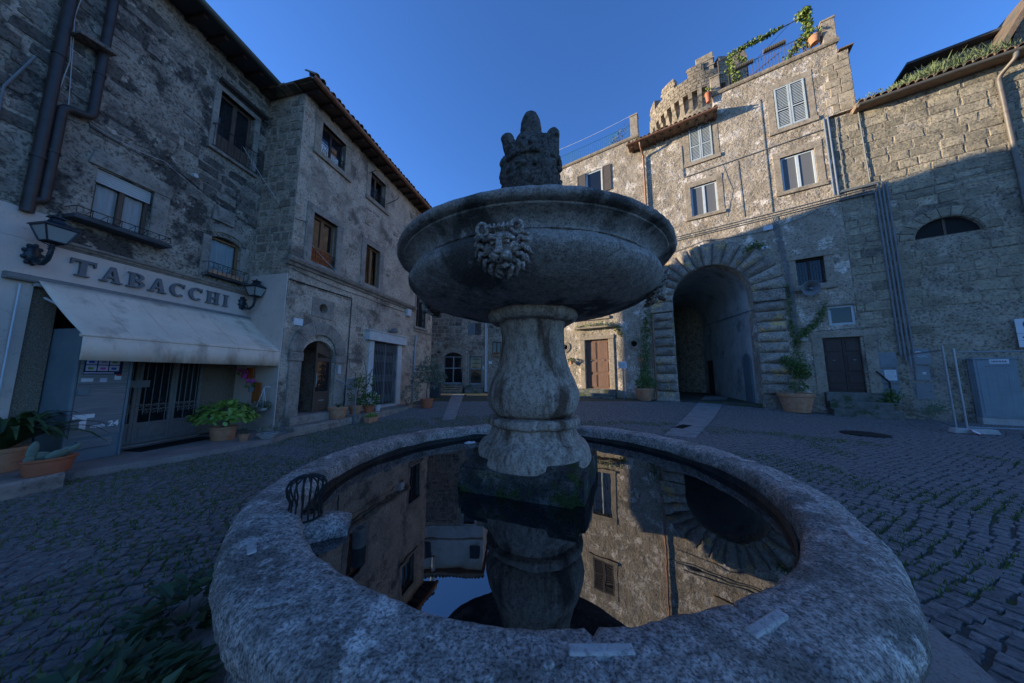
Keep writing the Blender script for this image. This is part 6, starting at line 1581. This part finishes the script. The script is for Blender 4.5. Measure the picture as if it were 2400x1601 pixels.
# loudspeaker, camera
t = at('D', 'loudspeaker', -.72, .42, 5.12, 'grey horn loudspeaker under the grilled window', 'loudspeaker')
m = MB(); pr_ = [(.06, .30), (.07, .22), (.12, .12), (.24, .02), (.30, -.02), (.31, -.01), (.25, .03), (.12, .14), (.05, .24), (0, .24)]
m.lathe(pr_, 36); o = m.build('horn', 'conduit', t, smooth=True); o.rotation_euler = (rad(-78), 0, rad(10)); m = MB().lathe([(.05, -.02), (.05, .1), (.02, .13), (0, .13)], 16); o = m.build('driver', 'galvanised', t, smooth=True); o.rotation_euler = (rad(102), 0, rad(10)); o.location = (0, .12, 0)
MB().tube([(0, .3, -.05), (0, .42, -.05)], .03, 8).build('bracket', 'conduit', t)
t = at('D', 'security_camera', -1.95, .22, 7.22, 'white security camera above the right side of the arch', 'camera'); MB().box(-.13, .1, -.07, .06, -.06, .07).build('housing', 'plastic_white', t, bevel=.03); MB().tube([(0, .0, .05), (0, .22, .1)], .025, 8).build('bracket', 'plastic_white', t); MB().cyl((-.02, -.09, 0), (-.02, -.06, 0), .035, .035, 12).build('lens', 'print_dark', t)
# meter boxes (each its own thing)
def mbox(s0, s1, z0, z1, label, mat='box_grey', proud=.035):
    t = at('D', 'meter_box', (s0 + s1) / 2, 0, z0, label, 'meter box', 'meter boxes in the wall'); w = (s1 - s0) / 2; h = z1 - z0
    MB().box(-w, w, -proud, .0, 0, h).build('case', 'box_grey', t, bevel=.006); MB().box(-w + .03, w - .03, -proud - .008, -proud, .03, h - .03).build('lid', mat, t, bevel=.004); MB().cyl((w - .08, -proud - .02, h * .5), (w - .08, -proud - .008, h * .5), .015, .015, 10).build('lock', 'iron', t)
    return t, proud
mbox(.93, 1.36, 1.84, 2.42, 'upper grey meter box right of the dark double door'); t, pr = mbox(.92, 1.35, 1.26, 1.81, 'grey meter box with paper notice right of the door'); MB().box(-.12, .16, -.052, -.044, .12, .5).build('notice', 'paper', t); 
for i in range(7): MB().box(-.09, .12, -.0535, -.0525, .17 + i * .045, .176 + i * .045).build('text_line', 'box_grey', t)
mbox(.94, 1.33, .5, 1.22, 'lowest grey meter box right of the door'); t, pr = mbox(1.72, 2.12, 1.95, 2.52, 'grey meter box with stickers at the conduit ends'); MB().box(-.12, .0, -.052, -.044, .38, .47).build('sticker', 'paper', t); MB().box(-.11, -.01, -.054, -.0525, .41, .44).build('sticker_mark', 'sign_red', t); cable(t, [(-.08, -.05, .3), (.0, -.05, .26), (.06, -.05, .31), (.14, -.05, .25)], .012, 'paper', name='scribble')
t, pr = mbox(1.74, 2.06, 1.38, 1.88, 'grey meter box with tiny label behind the fence'); MB().box(-.01, .08, -.05, -.044, .22, .3).build('sticker', 'paper', t)
mbox(1.70, 2.08, .72, 1.28, 'lowest meter box behind the mesh fence', 'conduit')
# cabinet
t = at('D', 'utility_cabinet', 3.24, .05, .0, 'tall blue grey utility cabinet with name plate behind the fence', 'cabinet')
MB().box(-.40, .40, -.26, .0, 0, .2).build('base', 'concrete', t); MB().box(-.40, .40, -.28, .0, .2, 2.08).build('case', 'cabinet', t, bevel=.012); MB().box(-.43, .43, -.31, .01, 2.085, 2.14).build('cap', 'cabinet', t, bevel=.01)
MB().box(-.34, .34, -.292, -.28, .26, 1.74).build('door', 'cabinet', t, bevel=.004); MB().box(-.34, .34, -.292, -.28, 1.77, 2.05).build('top_panel', 'cabinet', t, bevel=.004)
for i in range(5): 
    for z in (.42, .47, .52): MB().box(-.2 + i * .09, -.13 + i * .09, -.297, -.292, z, z + .012).build('louvre', 'box_grey', t)
for i in range(4): MB().box(-.2 + i * .13, -.09 + i * .13, -.297, -.292, 1.86, 1.87).build('louvre', 'iron', t)
pn = MB().box(-.1, .26, -.302, -.292, 1.94, 2.09).build('name_plate', 'paper', t); text('ORSOLINI', .075, (-.075, -.304, 1.985), pn, 'print_dark', sx=.85, bold=.002, extrude=.001)
for s in (-.2, 0, .2): MB().box(s - .004, s + .004, -.296, -.292, .6, 1.7).build('seam', 'box_grey', t)
# road signs at the right edge
t = at('D', 'parking_sign', 4.2, .08, 2.46, 'no parking disc over two white plates at the right edge', 'sign')
MB().box(-.33, .33, -.02, 0, .45, .92).build('plate', 'paper', t); MB().box(-.33, .33, -.02, 0, .22, .44).build('plate', 'paper', t); MB().box(-.33, .33, -.02, 0, 0, .21).build('plate', 'paper', t)
MB().cyl((0, -.03, .72), (0, -.021, .72), .2, .2, 32).build('disc', 'sign_red', t); MB().cyl((0, -.034, .72), (0, -.031, .72), .155, .155, 32).build('disc_centre', 'sign_blue', t)
o = MB().box(-.155, .155, -.038, -.0345, -.022, .022).build('slash', 'sign_red', t); o.location = (0, 0, .72); o.rotation_euler = (0, rad(45), 0)
text('C', .07, (-.05, -.022, .46), t, 'print_dark', extrude=.001); MB().box(-.25, .2, -.022, -.0205, .30, .34).build('tow_truck_mark', 'print_dark', t); text('S', .07, (-.05, -.022, .13), t, 'print_dark', extrude=.001); text('Lu', .07, (-.08, -.022, .05), t, 'print_dark', extrude=.001)
MB().tube([(.3, .05, -2.4), (.3, .05, .95)], .03, 8).build('post', 'galvanised', t)
# handrail and mesh fence
p0 = Vector((13.95, 10.62, .05)); t = empty('handrail', p0, 0, 'dark bent handrail by the steps of the dark door', 'handrail'); e = W('D', .80, .1, 1.72) - p0; MB().tube([(0, 0, -.05), (0, 0, 1.22), (.0, .0, 1.27), e], .025, 8).build('rail', 'iron', t, smooth=True)
def fence(a, b, h, label):
    a = Vector((*a, 0)); b = Vector((*b, 0)); d = b - a; L_ = d.length; t = empty('mesh_fence', a, math.atan2(d.y, d.x), label, 'fence', 'temporary mesh fence panels')
    for s in (0, L_): MB().tube([(s, 0, .05), (s, 0, h + .12)], .024, 8).build('pole', 'galvanised', t, smooth=True)
    for z in (.16, h): MB().tube([(0, 0, z), (L_, 0, z)], .018, 8).build('cross_rail', 'galvanised', t, smooth=True)
    m = MB(); n_ = int(L_ / .06)
    for i in range(1, n_): m.box(i * L_ / n_ - .0012, i * L_ / n_ + .0012, -.0012, .0012, .17, h)
    for i in range(1, 12): m.box(0, L_, -.0035, -.0013, .17 + (h - .17) * i / 12 - .001, .17 + (h - .17) * i / 12 + .001)
    m.build('mesh_wires', 'galvanised', t)
fence((12.40, 8.17), (14.45, 10.45), 2.3, 'temporary mesh fence panel slanting back to the wall'); fence((12.52, 8.05), (15.6, 7.0), 2.22, 'temporary mesh fence panel in front of the cabinet')
t = empty('fence_foot', (12.5, 8.0, 0), -.33, 'pale concrete foot block under the fence poles', 'fence foot'); m = MB(); m.add([(-.36, -.11, 0), (.5, -.11, 0), (.5, .11, 0), (-.36, .11, 0), (-.32, -.09, .13), (.46, -.09, .13), (.46, .09, .13), (-.32, .09, .13)], [(0, 3, 2, 1), (4, 5, 6, 7), (0, 1, 5, 4), (1, 2, 6, 5), (2, 3, 7, 6), (3, 0, 4, 7)]); m.build('block', 'concrete', t, bevel=.02)
t = empty('fallen_sign', (12.38, 7.82, .06), .3, 'small round red rimmed sign lying at the fence foot', 'sign'); o = MB().cyl((0, 0, 0), (0, 0, .006), .1, .1, 24).build('disc', 'sign_red', t); o.rotation_euler = (.6, 0, 0); o = MB().cyl((0, 0, .0065), (0, 0, .009), .075, .075, 24).build('disc_centre', 'paper', t); o.rotation_euler = (.6, 0, 0)
# drain covers in the paving
t = empty('drain_cover', (5.25, 9.0, gh(5.2, 9) + .008), .7, 'rectangular iron drain grating in the paved strip', 'drain cover'); m = MB(); m.box(-.4, .4, -.14, .14, -.02, .0)
for i in range(14): m.box(-.38 + i * .055, -.355 + i * .055, -.12, .12, 0, .008)
m.build('grid', 'iron', t)
t = empty('manhole_cover', (9.5, 7.9, .004), .3, 'dark round manhole cover in the cobbles near the fence', 'manhole cover'); MB().cyl((0, 0, -.03), (0, 0, .012), .45, .45, 32).build('lid', 'iron', t)

t = empty('floating_litter', (-.62, 4.32, .602), .4, 'crumpled clear plastic floating near the far basin wall', 'litter'); MB().ball((0, 0, 0), .09, .05, .012, 12, 6).build('wrapper', 'paper', t, smooth=True, rough=(.02, 30))
r = random.Random(44)
for i, (x, y, lab) in enumerate(((-1.05, 3.55, 'dry leaf floating at the left of the water'), (1.35, 3.75, 'dry leaf floating under the far right rim'))):
    t = empty('floating_leaf', (x, y, .603), r.uniform(0, 6), lab, 'leaf', 'leaves on the water'); MB().leaf(Vector((0, 0, 0)), Vector((1, 0, .05)), Vector((0, 0, 1)), .07, .04).build('blade', 'leaf_dry', t)
